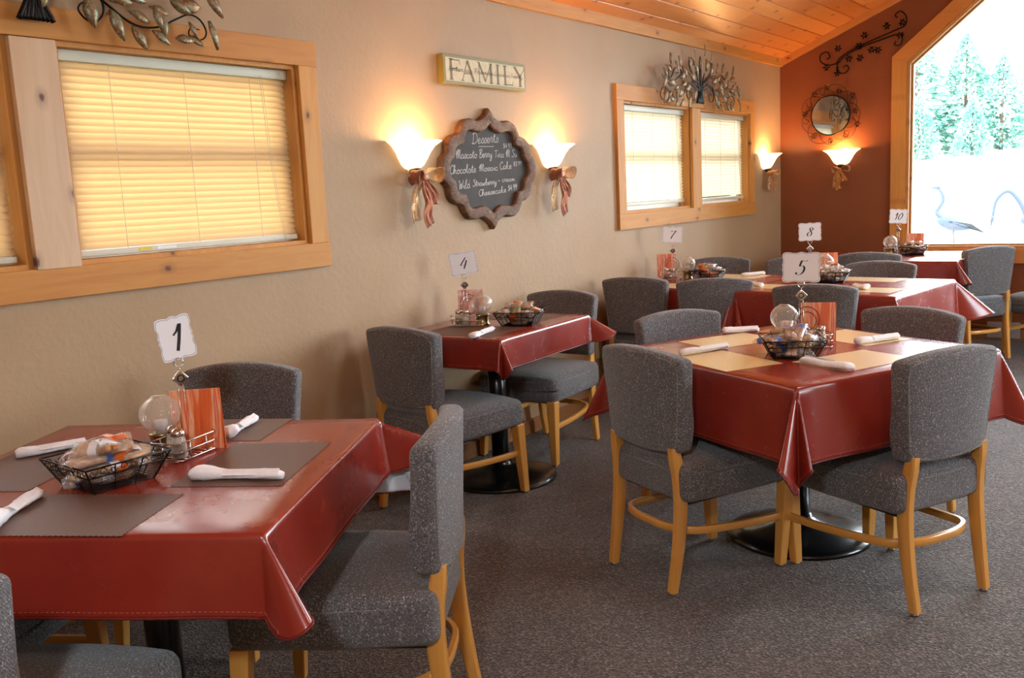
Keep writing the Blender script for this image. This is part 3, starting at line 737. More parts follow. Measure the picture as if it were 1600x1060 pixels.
napkin(3.125, 1.415, -24, 'napkin roll at the left of table 5, lying over cream placemat edge', L=.22)
napkin(3.60, 1.47, -50, 'short end of a napkin roll behind the table 5 basket', L=.15)
napkin(3.005, .935, 63, 'napkin roll closest to the front corner of table 5', L=.215)
napkin(3.545, .915, -31, 'grey-white napkin roll at the right of table 5 menu card', L=.20)
placemat(5.22, 2.62, 83, CR, 'cream placemat at the near left of table 7, between two chair backs', .36, .25)
placemat(5.82, 2.40, 83, CR, 'cream placemat at the far side of table 7', .38, .24)
placemat(5.28, 2.06, 83, CR, 'cream placemat in front where tables 7 and 8 meet', .36, .22)
placemat(5.74, 1.55, 83, CR, 'cream placemat at the far side of table 8 in the window glare', .42, .22)
placemat(5.20, 1.40, 83, CR, 'cream placemat at the near right of table 8', .34, .22)
napkin(5.86, 2.30, -30, 'napkin roll on far side of table 7 right of the basket', L=.18)
napkin(5.28, 2.05, 35, 'napkin roll on near side between tables 7 and 8', L=.2)
napkin(5.25, 1.45, 40, 'napkin roll right of the number 5 card on table 8', L=.17, wide=1)
placemat(7.20, 2.20, 90, CR, 'cream placemat at left end of table 10 behind a dark chair', .36, .25)
placemat(7.25, 1.45, 90, CR, 'cream placemat at right end of table 10 in the window glare', .36, .25)

# ------------------------------------------------------------ things on the tables
def loc_on(o, x, y, rz=0, z=TT): o.location = (x, y, z); o.rotation_euler = (0, 0, R(rz)); return o
def mk_shaker(fill, kind, label):
    r = thing(kind+'_shaker', label, kind+' shaker')
    m = MB(); m.lathe([(.0, 0), (.019, 0), (.021, .004), (.020, .03), (.018, .042), (.0155, .05), (.0155, .055)], 10); m.build('jar', M['globe'], r, 'auto')
    m = MB(); m.lathe([(.0, .003), (.0185, .003), (.018, .028 if kind == 'pepper' else .036), (0, .029 if kind == 'pepper' else .037)], 10); m.build('contents', fill, r, True)
    m = MB(); m.lathe([(.0165, .054), (.0175, .056), (.0175, .063), (.013, .070), (.006, .0735), (0, .074)], 20); m.build('lid', M['chrome'], r, True)
    return r
def mk_globe(label):
    r = thing('candle_lamp', label, 'candle lamp')
    m = MB(); m.lathe([(0, 0), (.034, 0), (.036, .004), (.030, .010), (.030, .044), (.034, .049), (.034, .054), (.026, .056)], 32); m.build('brass_base', M['brass'], r, True)
    prof = [(.030, .055)]+[(.0505*math.sin(t), .101-.0475*math.cos(t)) for t in [R(38+i*8.3) for i in range(15)]]
    m = MB(); m.lathe(prof+[(.018, .1475), (.017, .149)], 96, rib=.018, ribn=32); m.build('ribbed_globe', M['globe'], r, True)
    m = MB(); m.lathe([(0, .05), (.016, .05), (.016, .085), (0, .086)], 16); m.build('candle', M['felt'], r, True)
    return r
def mk_caddy(label, loops=True):
    r = thing('condiment_caddy', label, 'caddy'); h, k = .075, .045
    def rr(z, hx=h, ky=k, q=.018):
        P = []
        for cx, cy, a0 in ((hx-q, ky-q, 0), (-hx+q, ky-q, 90), (-hx+q, -ky+q, 180), (hx-q, -ky+q, 270)):
            for i in range(5): a = R(a0+i*22.5); P.append((cx+q*math.cos(a), cy+q*math.sin(a), z))
        return P
    m = MB()
    for z in (.006, .028, .050): m.tube(rr(z), .0017, 6, True)
    for x in (-h, h): m.tube([(x, 0, .004), (x, 0, .05)], .0017, 6)
    for y in (-k, k):
        for x in (-.03, .03): m.tube([(x, y, .004), (x, y, .05)], .0017, 6)
    for i in range(-3, 4): m.tube([(i*.020, -k, .006), (i*.020, k, .006)], .0013, 5)
    for x in (-.055, .055):
        for y in (-.03, .03): m.lathe([(0, 0), (.004, 0), (.004, .006), (0, .006)], 10, (x, y, 0))
    m.build('wire_rack', M['chrome'], r, True)
    if loops:
        m = MB()
        for q, z in ((.048, .095), (.036, .088)):
            m.tube([(q*math.cos(a)*.95, k+.003, z+q*math.sin(a)) for a in [2*PI*i/36 for i in range(36)]], .0014, 5, True)
        m.tube([(0, k+.003, .006), (0, k+.003, .052)], .0016, 5); m.build('loop_handle', M['iron'], r, True)
    return r
def mk_menu(mat, label, h_=.155, w_=.125):
    r = thing('dessert_menu', label, 'menu card'); m = MB()
    m.hexa([(-w_/2, 0, 0), (w_/2, 0, 0), (w_/2, .0012, 0), (-w_/2, .0012, 0)], [(-w_/2, .012, h_), (w_/2, .012, h_), (w_/2, .0132, h_), (-w_/2, .0132, h_)]); m.build('printed_panel', mat, r)
    m = MB(); m.hexa([(-w_/2, .030, 0), (w_/2, .030, 0), (w_/2, .0312, 0), (-w_/2, .0312, 0)], [(-w_/2, .0135, h_), (w_/2, .0135, h_), (w_/2, .0147, h_), (-w_/2, .0147, h_)]); m.build('back_panel', mat, r)
    return r
def mk_basket(label):
    r = thing('wire_basket', label, 'basket'); H = .066; rt_, rb = .102, .070
    def corner(z, q): return [(q, q, z), (-q, q, z), (-q, -q, z), (q, -q, z)]
    def q_(z): return rb+(rt_-rb)*z/H
    m = MB(); m.tube(corner(H, rt_), .0024, 6, True); m.tube(corner(H-.022, q_(H-.022)), .0018, 6, True); m.build('rim', M['iron'], r, True)
    m = MB()
    for i in range(9): z = .002+i*.0048; m.tube(corner(z, q_(z)), .0010, 4, True)
    for i in range(-5, 6): m.tube([(i*.012, -rb, .002), (i*.012, rb, .002)], .0010, 4)
    for a, c in zip(corner(0, rb), corner(H, rt_)): m.tube([a, c], .0022, 6)
    for s in range(4):
        A, B = corner(0, rb)[s], corner(0, rb)[(s+1) % 4]; C, D = corner(H, rt_)[s], corner(H, rt_)[(s+1) % 4]
        for t in (.333, .667): m.tube([Vector(A).lerp(Vector(B), t), Vector(C).lerp(Vector(D), t)], .0016, 5)
    m.build('wire_sides', M['iron'], r)
    m = MB()
    for s in range(4):
        C, D = Vector(corner(H-.011, q_(H-.011))[s]), Vector(corner(H-.011, q_(H-.011))[(s+1) % 4]); e = (D-C).normalized()
        for i in range(8):
            c = C.lerp(D, (i+.5)/8); pts = [c+e*(.009-.0006*k)*math.cos(.55*k)+Vector((0, 0, (.009-.0006*k)*math.sin(.55*k)*(1 if i % 2 else -1))) for k in range(13)]
            m.tube(pts, .0011, 4)
    m.build('scrollwork', M['iron'], r)
    return r
def mk_packet(kind):
    """cracker or breadstick packet: filling, cellophane, band"""
    r = thing('cracker_packet', 'x', 'packet')
    if kind == 'stick':
        for s in (-1, 1):
            m = MB(); m.rbox((0, s*.0085, .010), (.052, .0075, .0075), .0065, n=5); m.build('breadstick', M['bread'], r, True)
        L, Wd, H = .066, .021, .0125
    elif kind == 'round':
        m = MB(); m.lathe([(0, .004), (.022, .004), (.0235, .007), (.0235, .013), (.021, .016), (0, .0165)], 20, rib=.02, ribn=10); m.build('cracker', M['cracker'], r, True); L, Wd, H = .036, .030, .0125
    else:
        m = MB(); m.rbox((0, 0, .010), (.026, .024, .0065), .003, n=4); m.build('cracker', M['cracker'], r, True); L, Wd, H = .038, .029, .012
    def shell(mt, L, Wd, H, x0=-1, x1=1, g=0):
        vs = []; n, k = 13, 12
        for i in range(n):
            t = x0+(x1-x0)*i/(n-1); x = t*L; e = min(1, (1-abs(t))*4.5)
            hh = H*max(.06, e)**.5+g; w_ = Wd*(1 if abs(t) > .9 else .93)+g
            for q in range(k):
                a = 2*PI*q/k; rip = 1+.05*math.sin(5*a+t*9); vs.append((x, w_*math.copysign(abs(math.cos(a))**.6, math.cos(a)), .0115+hh*rip*math.copysign(abs(math.sin(a))**.7, math.sin(a))))
        fs = [(i*k+q, i*k+(q+1) % k, (i+1)*k+(q+1) % k, (i+1)*k+q) for i in range(n-1) for q in range(k)]
        m = MB(); m.add(vs, fs); return m.build('wrapper' if mt is M['cello'] else 'printed_band', mt, r, True)
    shell(M['cello'], L, Wd, H); return r, shell, (L, Wd, H)
def packets():
    out = []
    for kind, band, rng_ in (('stick', 'wrapblue', (.35, .62)), ('stick', 'wrapgreen', (-.6, -.3)), ('round', 'wrapwhite', (-.35, .25)), ('square', 'wraporange', (-.1, .62)), ('round', 'wrapred', (.1, .6)), ('square', 'wrapwhite', (-.6, -.1))):
        r, sh, (L, Wd, H) = mk_packet(kind); sh(M[band], L, Wd, H, rng_[0], rng_[1], .0006)
        r['label'] = {'stick': 'breadstick packet', 'round': 'round cracker packet', 'square': 'square cracker packet'}[kind]; out.append((r, kind, band))
    return out
PK = packets(); pk_used = set()
BN = {'wrapblue': 'blue', 'wrapgreen': 'green', 'wrapwhite': 'white', 'wraporange': 'orange', 'wrapred': 'maroon'}
def fill(bx, by, brz, n, tname, mix, seed, grp):
    rn = random.Random(seed); A = R(brz)
    for i in range(n):
        base, kind, band = PK[mix[i % len(mix)]]
        lay = i*4//n; rad = (.042, .062, .078, .048)[lay]; a = 2*PI*(i*.381)+seed; x, y = rad*math.cos(a)*rn.uniform(.55, 1), rad*math.sin(a)*rn.uniform(.55, 1)
        z = TT+.007+lay*.0215+rn.uniform(0, .006); X = bx+x*math.cos(A)-y*math.sin(A); Y = by+x*math.sin(A)+y*math.cos(A)
        lab = '%s-banded %s packet %s' % (BN[band], 'breadstick' if kind == 'stick' else kind+' cracker', PLACE[tname])
        g = '%s packets with %s band %s' % (kind, BN[band], PLACE[tname])
        if id(base) in pk_used: o = dup(base, (X, Y, z), 0, lab, g)
        else: pk_used.add(id(base)); o = base; o.location = (X, Y, z); o['label'] = lab; o['group'] = g
        o.rotation_euler = (rn.uniform(-.3, .3), rn.uniform(-.35, .35), rn.uniform(0, PI))
# digits drawn with a copperplate pen
DIG = {
 '1': ([[(.18, .62), (.34, .78), (.46, 1), (.40, .5), (.30, 0)]], .55),
 '4': ([[(.56, 1), (.32, .68), (.08, .34)], [(.08, .34), (.36, .33), (.70, .36)], [(.66, .74), (.53, .36), (.40, 0)]], .72),
 '5': ([[(.36, .98), (.62, .94), (.76, 1.0)], [(.36, .98), (.26, .60), (.44, .62), (.58, .46), (.52, .16), (.30, -.02), (.10, .03), (.06, .14)]], .72),
 '7': ([[(.20, .86), (.30, .98), (.52, .92), (.74, 1), (.52, .6), (.34, .28), (.26, 0)]], .7),
 '8': ([[(.66, .90), (.50, 1), (.34, .86), (.42, .62), (.56, .40), (.50, .10), (.26, 0), (.10, .16), (.20, .40), (.48, .58), (.68, .78), (.66, .90)]], .72),
 '0': ([[(.52, 1), (.26, .72), (.12, .30), (.26, 0), (.50, .22), (.66, .68), (.52, 1)]], .70)}
def numeral(text, hgt, mat, parent, y=-.0012):
    m = MB(); wtot = sum(DIG[c][1] for c in text); x = -wtot/2
    for c in text:
        for st in DIG[c][0]:
            P = smooth_path([((x+px+.12*(py-.5))*hgt, y, (py-.5)*hgt) for px, py in st], 8)
            m.ribbon(P, lambda t: hgt*(.022+.115*max(0, abs(t.z)-.35)**1.0/.65))
        x += DIG[c][1]
    return m.build('numeral', mat, parent)
def plaque(a, c, n=12, notch=.009):
    """bracket-cornered card outline, half sizes a,c"""
    r_ = min(a, c)
    Q = [(a-.0030, 0), (a-.0010, r_*.14), (a-.0030, r_*.30), (a-.0035, r_*.50), (a-.0005, r_*.74), (a-.0025, c-r_*.14), (a-r_*.14, c-.0020), (a-r_*.42, c-.0005), (a-r_*.75, c-.0035), (r_*.22, c-.0025), (0, c+.0005)]
    q1 = Q; q2 = [(-x, z) for x, z in Q[::-1][1:]]; q3 = [(-x, -z) for x, z in Q[1:]]; q4 = [(x, -z) for x, z in Q[::-1][1:-1]]
    return [(p.x, p.z) for p in smooth_path([(x, 0, z) for x, z in q1+q2+q3+q4], 4, True)]
def mk_stand(text, label, rz, roll=0, a=.068, c=.056):
    r = thing('table_number_stand', label, 'table number', (0, 0, 0), R(rz)); m = MB()
    for s in (-1, 1): m.tube([(s*.009, 0, .001), (s*.0085, 0, .10), (s*.006, 0, .182)], .0013, 6)
    m.build('wire_stem', M['chrome'], r, True)
    m = MB(); m.rbox((0, 0, 0), (.016, .0035, .016), .003, n=3, mt=Matrix.Translation((0, -.002, .188)) @ Matrix.Rotation(PI/4, 4, 'Y')); o = m.build('diamond_ornament', M['chrome'], r, True)
    m = MB(); m.tube([(.0085*math.cos(t), -.0066, .188+.0085*math.sin(t)) for t in [2*PI*i/20 for i in range(20)]], .0016, 5, True); m.build('embossed_ring', M['iron'], o, True)
    m = MB()
    for dy in (-.003, .0034): m.tube([(.0115*math.cos(t), dy, .228+.0115*math.sin(t)) for t in [2*PI*i/24 for i in range(24)]], .0011, 5, True)
    m.tube([(0, -.001, .205), (0, -.001, .217)], .002, 6); m.build('ring_clip', M['chrome'], r, True)
    cd = MB(); P = plaque(a, c); cd.prism(P, -.0006, .0006, 'y'); co_ = cd.build('number_card', M['card'], r); co_.location = (0, 0, .238+c-.003); co_.rotation_euler = (0, R(roll), 0)
    s1 = [(x*(1-.0045/a), z*(1-.0045/c)) for x, z in P]; s2 = [(x*(1-.0062/a), z*(1-.0062/c)) for x, z in P]
    s1 = [(x*.955, z*.945) for x, z in P]; s2 = [(x*.938, z*.925) for x, z in P]
    m = MB(); m.ring(s1, s2, -.0011, -.0007, 'y'); m.build('border_line', M['greyink'], co_)
    numeral(text, .052 if a > c else .066, M['ink'], co_)
    return r
PLACE = {'1': 'on the nearest table, below the amber window', '4': 'on the small table pushed against the tan wall', '5': 'on the middle table with cream placemats',
 '7': 'on the second-row table touching the tan wall', '8': 'on the glossy table behind the number five card', '10': 'on the last table before the picture window'}
def dress(t, stand, cad, men, glo, sh1, sh2, bas, n, mix, seed, menumat, cardaz, roll, menuaz, a=.068, c=.056, z=TT):
    crz = cad[2]
    loc_on(mk_stand(t, 'wire stand holding a card numbered %s, %s' % (t, PLACE[t]), cardaz, roll, a, c), stand[0], stand[1], cardaz, z)
    loc_on(mk_caddy('chrome wire condiment caddy %s' % PLACE[t], t != '1'), cad[0], cad[1], crz, z)
    loc_on(mk_menu(menumat, ('pink marbled' if menumat is M['menupink'] else 'orange striped')+' menu card %s' % PLACE[t]), men[0], men[1], menuaz, z)
    loc_on(mk_globe('ribbed glass globe lamp %s' % PLACE[t]), glo[0], glo[1], 0, z)
    loc_on(mk_shaker(M['pepper'], 'pepper', 'glass pepper shaker %s' % PLACE[t]), sh1[0], sh1[1], 0, z+.0075)
    if sh2: loc_on(mk_shaker(M['salt'], 'salt', 'glass salt shaker %s' % PLACE[t]), sh2[0], sh2[1], 0, z+.0075)
    loc_on(mk_basket('black wire basket %s' % PLACE[t]), bas[0], bas[1], bas[2], z)
    fill(bas[0], bas[1], bas[2], n, t, mix, seed, t)
def on(c, rz, dx, dy): a = R(rz); return (c[0]+dx*math.cos(a)-dy*math.sin(a), c[1]+dx*math.sin(a)+dy*math.cos(a))
# table 1
c1 = (1.335, 2.01, 15)
dress('1', (1.372, 2.052), c1, (1.388, 2.025), (1.33, 2.09), on(c1, 15, -.035, -.015), on(c1, 15, -.012, .018), (1.112, 1.98, 88), 28, [3, 2, 0, 5, 4, 2, 3, 5], 3, M['menu'], -14, -8, -48, .046, .056)
# table 4
c4 = (3.415, 2.76, -70)
dress('4', (3.475, 2.81), c4, (3.55, 2.84), (3.46, 2.70), on(c4, -70, -.035, -.012), on(c4, -70, 0, -.015), (3.53, 2.53, 20), 20, [2, 3, 2, 1, 5, 2], 5, M['menupink'], -48, -7, -52)
# table 5
c5 = (3.355, 1.105, -60)
dress('5', (3.375, 1.142), c5, (3.425, 1.095), (3.40, 1.215), on(c5, -60, -.01, .01), on(c5, -60, .04, .0), (3.165, 1.105, 28), 26, [0, 1, 0, 2, 1, 0, 5, 4], 9, M['menu'], -72, 1, -72)
# table 7
c7 = (5.56, 2.74, -65)
dress('7', (5.62, 2.76), c7, (5.72, 2.86), (5.63, 2.66), on(c7, -65, -.035, -.01), on(c7, -65, .005, -.01), (5.60, 2.50, 10), 18, [2, 4, 3, 2, 0], 12, M['menu'], -60, 3, -66)
# table 8
c8 = (5.64, 1.84, -70)
dress('8', (5.70, 1.875), c8, (5.80, 1.80), (5.76, 1.80), on(c8, -70, -.035, -.01), on(c8, -70, .0, -.01), (5.56, 1.70, 10), 18, [4, 2, 5, 4, 2], 14, M['menu'], -70, -1, -72)
# table 10
c10 = (7.60, 1.84, -70)
dress('10', (7.66, 1.83), c10, (7.74, 1.72), (7.55, 1.86), on(c10, -70, -.035, -.01), on(c10, -70, .0, -.01), (7.58, 1.70, 10), 18, [4, 2, 5, 4], 17, M['menu'], -62, 4, -78)
# ------------------------------------------------------------ sconces with organza bows
def mk_sconce(label, power=9):
    r = thing('wall_sconce', label, 'sconce', group='lit bowl sconces')
    # local: x right, y into the wall (wall plane at y=0); half bell standing against the wall
    prof = [(.020, -.130), (.045, -.124), (.066, -.108), (.084, -.080), (.101, -.050), (.124, -.022), (.152, -.004), (.160, .001), (.156, .003), (.146, .0), (.118, -.022), (.094, -.050), (.078, -.080), (.060, -.106), (.040, -.117), (.020, -.121)]
    m = MB(); n = 40; k = len(prof); vs = []
    for i in range(n+1):
        a = PI+PI*i/n
        for q, z in prof: vs.append((q*math.cos(a), q*math.sin(a)*.95-.003, z))
    m.add(vs, [(i*k+q, i*k+(q+1) % k, (i+1)*k+(q+1) % k, (i+1)*k+q) for i in range(n) for q in range(k)]+[tuple(range(k)), tuple(n*k+q for q in range(k))]); m.build('glass_shade', M['shade'], r, True)
    m = MB(); m.rbox((0, -.004, -.07), (.038, .0035, .055), .003, n=3); m.build('wall_plate', M['sconcearm'], r, True)
    m = MB(); m.lathe([(0, -.155), (.012, -.152), (.026, -.140), (.030, -.128), (.018, -.122)], 24, (0, -.032, 0)); m.build('finial', M['sconcearm'], r, True)
    l = light('bulb', 'POINT', (0, -.075, -.02), power, (1, .52, .20), .035); l.parent = r
    return r
def mk_bow(label, tone):
    r = thing('ribbon_bow', label, 'ribbon bow', group='organza bows on the sconces')
    def band(pts, wd, mat, name, ph=0, z=1):
        P = smooth_path(pts, 6); vs = []; k = 7; n = len(P)
        for i, p in enumerate(P):
            t = P[min(i+1, n-1)]-P[max(i-1, 0)]; t.normalize(); a = Vector((0, 1, 0)) if name == 'loop' else Vector((0, 1, 0)).cross(t).normalized()
            ww = wd(i/(n-1)) if callable(wd) else wd
            for q in range(k):
                s = q/(k-1)-.5; vs.append(p+a*s*ww+Vector((0, .007*math.sin(s*11+i*.22+ph), .003*math.cos(s*9+i*.3))))
        fs = [(i*k+q, i*k+q+1, (i+1)*k+q+1, (i+1)*k+q) for i in range(n-1) for q in range(k-1)]
        m = MB(); m.add(vs, fs); return m.build(name, mat, r, True, solid=.0008)
    A, B = tone
    band([(0, 0, 0), (.045, -.012, .028), (.085, -.010, .030), (.098, 0, .005), (.08, .004, -.022), (.04, .004, -.012), (0, 0, 0)], lambda t: .018+.045*math.sin(PI*t), B, 'loop')
    band([(0, 0, 0), (-.03, -.012, .022), (-.058, -.01, .020), (-.064, 0, -.008), (-.048, .004, -.03), (-.02, .004, -.012), (0, 0, 0)], lambda t: .018+.045*math.sin(PI*t), A, 'loop', 1)
    band([(0, -.004, 0), (-.012, -.018, -.05), (.004, -.024, -.10), (-.010, -.02, -.15), (.006, -.02, -.19)], lambda t: .022+.034*t, A, 'tail')
    band([(0, -.004, 0), (.028, -.012, -.04), (.048, -.016, -.075), (.056, -.014, -.11)], lambda t: .02+.03*t, A, 'tail', 2)
    band([(0, -.002, 0), (-.035, .01, -.06), (-.048, .012, -.12), (-.040, .012, -.17)], lambda t: .02+.03*t, M['ribbonpale'], 'tail', 1)
    m = MB(); m.rbox((0, -.006, -.003), (.016, .014, .016), .010, n=3); m.build('knot', A, r, True)
    return r
S = [(3.372, 'lit sconce left of the dessert chalkboard', 0), (4.565, 'lit sconce right of the dessert chalkboard', 0), (7.95, 'lit sconce on tan wall between window and corner', 0)]
for i, (x, lb, _) in enumerate(S):
    s = mk_sconce(lb, 15 if i < 2 else 13); s.location = (x, YW, 1.632 if i < 2 else 1.60)
    bw = mk_bow(['copper organza bow hanging below the sconce left of the chalkboard', 'copper organza bow hanging below the sconce right of the chalkboard', 'gold organza bow below the sconce beside the room corner'][i], (M['ribbon'], M['ribbonpale']) if i < 2 else (M['ribbongold'], M['ribbonpale'])); bw.location = (x, YW-.075, (1.632 if i < 2 else 1.60)-.165)
    bw.scale = (1.15, 1.1, 1.22) if i < 2 else (1, 1, .8)
s = mk_sconce('lit sconce on the brown wall below the round mirror', 15); s.location = (XF, 2.47, 1.605); s.rotation_euler = (0, 0, -PI/2)
bw = mk_bow('gold organza bow below the sconce on the brown wall', (M['ribbongold'], M['ribbongold'])); bw.location = (XF-.075, 2.47, 1.44); bw.rotation_euler = (0, 0, -PI/2); bw.scale = (.9, .9, .9)

# ------------------------------------------------------------ lettering
G = {  # cursive pen strokes, x-height .45, ascender 1
 'a': ([[(.36, .38), (.22, .45), (.06, .30), (.06, .10), (.18, 0), (.34, .14), (.38, .42), (.36, .10), (.48, .02)]], .48),
 'b': ([[(.04, .2), (.18, .8), (.14, 1), (.08, .8), (.08, .1), (.2, 0), (.34, .15), (.30, .38), (.12, .36)]], .42),
 'c': ([[(.34, .34), (.22, .45), (.06, .28), (.08, .05), (.24, 0), (.40, .12)]], .40),
 'd': ([[(.34, .38), (.18, .45), (.05, .25), (.12, .02), (.30, .10), (.40, .95), (.36, .2), (.46, .02)]], .48),
 'e': ([[(.04, .2), (.26, .26), (.28, .42), (.14, .44), (.05, .22), (.14, .0), (.36, .10)]], .38),
 'h': ([[(.04, .1), (.20, .8), (.14, 1), (.07, .7), (.05, 0), (.14, .35), (.28, .44), (.30, .1), (.42, .04)]], .44),
 'i': ([[(.04, .2), (.14, .42), (.12, .1), (.24, .04)], [(.16, .62), (.17, .66)]], .24),
 'k': ([[(.04, .1), (.20, .8), (.14, 1), (.07, .7), (.05, 0), (.10, .25), (.30, .44), (.12, .24), (.34, .0), (.42, .06)]], .42),
 'l': ([[(.03, .15), (.22, .8), (.15, 1), (.08, .6), (.10, .08), (.24, .05)]], .26),
 'm': ([[(.02, .35), (.08, .42), (.08, 0), (.16, .38), (.26, .40), (.26, 0), (.36, .38), (.46, .38), (.46, .06), (.56, .04)]], .58),
 'n': ([[(.02, .35), (.08, .42), (.08, 0), (.16, .38), (.30, .40), (.30, .06), (.40, .04)]], .42),
 'o': ([[(.22, .45), (.06, .32), (.08, .05), (.24, .0), (.36, .2), (.28, .42), (.20, .42), (.42, .36)]], .42),
 'r': ([[(.02, .1), (.10, .50), (.26, .40), (.22, .1), (.36, .04)]], .36),
 's': ([[(.02, .05), (.20, .50), (.30, .20), (.20, 0), (.06, .05)]], .32),
 't': ([[(.03, .15), (.16, .85), (.12, .2), (.18, .0), (.28, .08)], [(.02, .6), (.28, .64)]], .30),
 'u': ([[(.03, .3), (.08, .42), (.08, .1), (.20, .0), (.32, .2), (.34, .42), (.34, .08), (.44, .04)]], .46),
 'w': ([[(.03, .40), (.08, .08), (.16, .02), (.24, .35), (.28, .04), (.38, .06), (.44, .42), (.52, .36)]], .52),
 'y': ([[(.03, .3), (.08, .42), (.10, .12), (.24, .06), (.34, .42), (.28, -.25), (.14, -.42), (.08, -.25), (.40, .06)]], .44),
 'v': ([[(.03, .40), (.10, .40), (.16, .0), (.30, .42), (.38, .38)]], .38),
 'D': ([[(.20, .92), (.14, .05), (.04, .06), (.30, .0), (.58, .25), (.56, .75), (.32, 1), (.06, .88)]], .64),
 'M': ([[(-.04, .45), (.06, .62), (.14, .9), (.10, 0), (.24, .9), (.34, .95), (.34, 0), (.48, .9), (.58, .9), (.58, .08), (.70, .04)]], .70),
 'B': ([[(.14, .9), (.12, 0)], [(.02, .85), (.30, 1), (.42, .78), (.16, .52), (.44, .36), (.36, .02), (.06, .02)]], .50),
 'T': ([[(.24, .95), (.20, .0)], [(.0, .86), (.24, .96), (.50, .90)]], .46),
 'C': ([[(.46, .82), (.34, 1), (.10, .75), (.06, .3), (.22, 0), (.48, .15)]], .46),
 'W': ([[(.0, .9), (.10, .95), (.14, .05), (.32, .7), (.38, .05), (.58, 1)]], .58),
 'S': ([[(.42, .85), (.28, 1), (.12, .82), (.36, .42), (.32, .05), (.08, .02), (.02, .18)]], .46),
 'L': ([[(.36, .85), (.26, 1), (.16, .6), (.14, .1), (.04, .04), (.42, .02)]], .42),
 'F': ([[(.22, .95), (.14, 0)], [(.02, .9), (.5, .96)], [(.08, .5), (.38, .52)]], .46),
 'E': ([[(.40, .88), (.20, .98), (.10, .75), (.28, .55), (.06, .3), (.16, 0), (.44, .12)]], .44),
 '+': ([[(.16, .4), (.16, .1)], [(.04, .25), (.28, .25)]], .34), '.': ([[(.05, .02), (.07, .0)]], .14), '-': ([[(.05, .3), (.30, .32)]], .36),
 '$': ([[(.34, .85), (.16, .9), (.10, .65), (.34, .42), (.28, .12), (.06, .15)], [(.22, 1.05), (.20, -.05)]], .42),
 '3': ([[(.06, .9), (.30, .95), (.16, .55), (.36, .35), (.22, 0), (.04, .08)]], .40),
 '4': ([[(.26, 1), (.04, .4), (.40, .42)], [(.30, .7), (.26, 0)]], .44),
 '9': ([[(.34, .75), (.20, 1), (.06, .75), (.18, .5), (.34, .75), (.30, .3), (.20, 0)]], .40),
 '8': ([[(.30, .85), (.16, 1), (.06, .8), (.34, .25), (.18, 0), (.04, .2), (.30, .85)]], .40), "'": ([[(.08, 1), (.05, .8)]], .14)}
def script(m, text, x0, x1, z0, z1, h, wd, y, slant=.22):
    tot = sum(.30 if c == ' ' else G[c][1] for c in text); k = (x1-x0)/tot; x = 0
    for c in text:
        if c == ' ': x += .30; continue
        for st in G[c][0]:
            P = smooth_path([(x0+(x+px)*k+slant*py*h*.5, y, z0+(z1-z0)*(x+px)/tot+py*h) for px, py in st], 5)
            m.ribbon(P, wd)
        x += G[c][1]
# chalkboard
cb = thing('dessert_chalkboard', 'ornate wooden framed chalkboard listing desserts between two sconces', 'chalkboard', (3.97, YW, 1.50))
qo = [(.0, .315), (.022, .285), (.06, .262), (.105, .247), (.16, .256), (.212, .243), (.246, .207), (.262, .180), (.315, .165), (.352, .132), (.362, .085), (.396, .055), (.408, 0)]
qi = [(.0, .225), (.03, .205), (.075, .188), (.115, .190), (.165, .196), (.200, .182), (.215, .150), (.226, .124), (.262, .118), (.290, .096), (.300, .060), (.332, .035), (.343, 0)]
def full(q): return q+[(x, -z) for x, z in q[::-1][1:]]+[(-x, -z) for x, z in q[1:]]+[(-x, z) for x, z in q[::-1][1:-1]]
def sm2(P, k=5): return [(p.x, p.z) for p in smooth_path([(x, 0, z) for x, z in P], k, True)]
O_, I_ = sm2(full(qo)), sm2(full(qi))
m = MB(); n = len(O_)
rows = []
for t, y in ((0, 0), (0, -.028), (.14, -.040), (.34, -.034), (.5, -.042), (.66, -.034), (.86, -.040), (1, -.026), (1, -.006)):
    rows.append([(a[0]+(b_[0]-a[0])*t, y, a[1]+(b_[1]-a[1])*t) for a, b_ in zip(O_, I_)])
m.add([p for rw in rows for p in rw], [(i*n+k, i*n+(k+1) % n, (i+1)*n+(k+1) % n, (i+1)*n+k) for i in range(len(rows)-1) for k in range(n)]); m.build('carved_frame', M['frame'], cb, True)
m = MB(); m.prism([(x*1.04, z*1.04) for x, z in I_], -.014, -.002, 'y'); bd_ = m.build('slate_panel', M['chalkboard'], cb)
y = -.0146; W_ = .0030
def chalk(*items):
    for it in items:
        m = MB(); script(m, *it[:6], it[6], y); m.build('chalk_line', M['chalk'], bd_)
m = MB(); m.ribbon([(-.08, y, .117), (.054, y, .119)], W_*.8); m.build('chalk_underline', M['chalk'], bd_)
chalk(('Desserts', -.135, .096, .130, .141, .055, W_), ('$4.99', .135, .215, .110, .114, .026, W_*.7), ('Mascato Berry', -.27, .035, .055, .062, .044, W_), ('Tira M Su', .055, .262, .060, .066, .040, W_*.8),
 ('Chocolate', -.325, -.11, -.022, -.014, .044, W_), ('Mosaic', -.085, .078, -.010, -.005, .036, W_), ('Cake', .095, .205, -.002, .003, .040, W_), ('$3.99', .222, .300, .015, .02, .024, W_*.7),
 ('Wild', -.262, -.165, -.102, -.092, .046, W_), ('Strawberry', -.145, .062, -.086, -.078, .034, W_), ('+ cream', .075, .23, -.068, -.064, .028, W_*.8), ('Cheesecake', -.10, .145, -.138, -.122, .034, W_), ('$4.99', .160, .245, -.118, -.112, .032, W_))
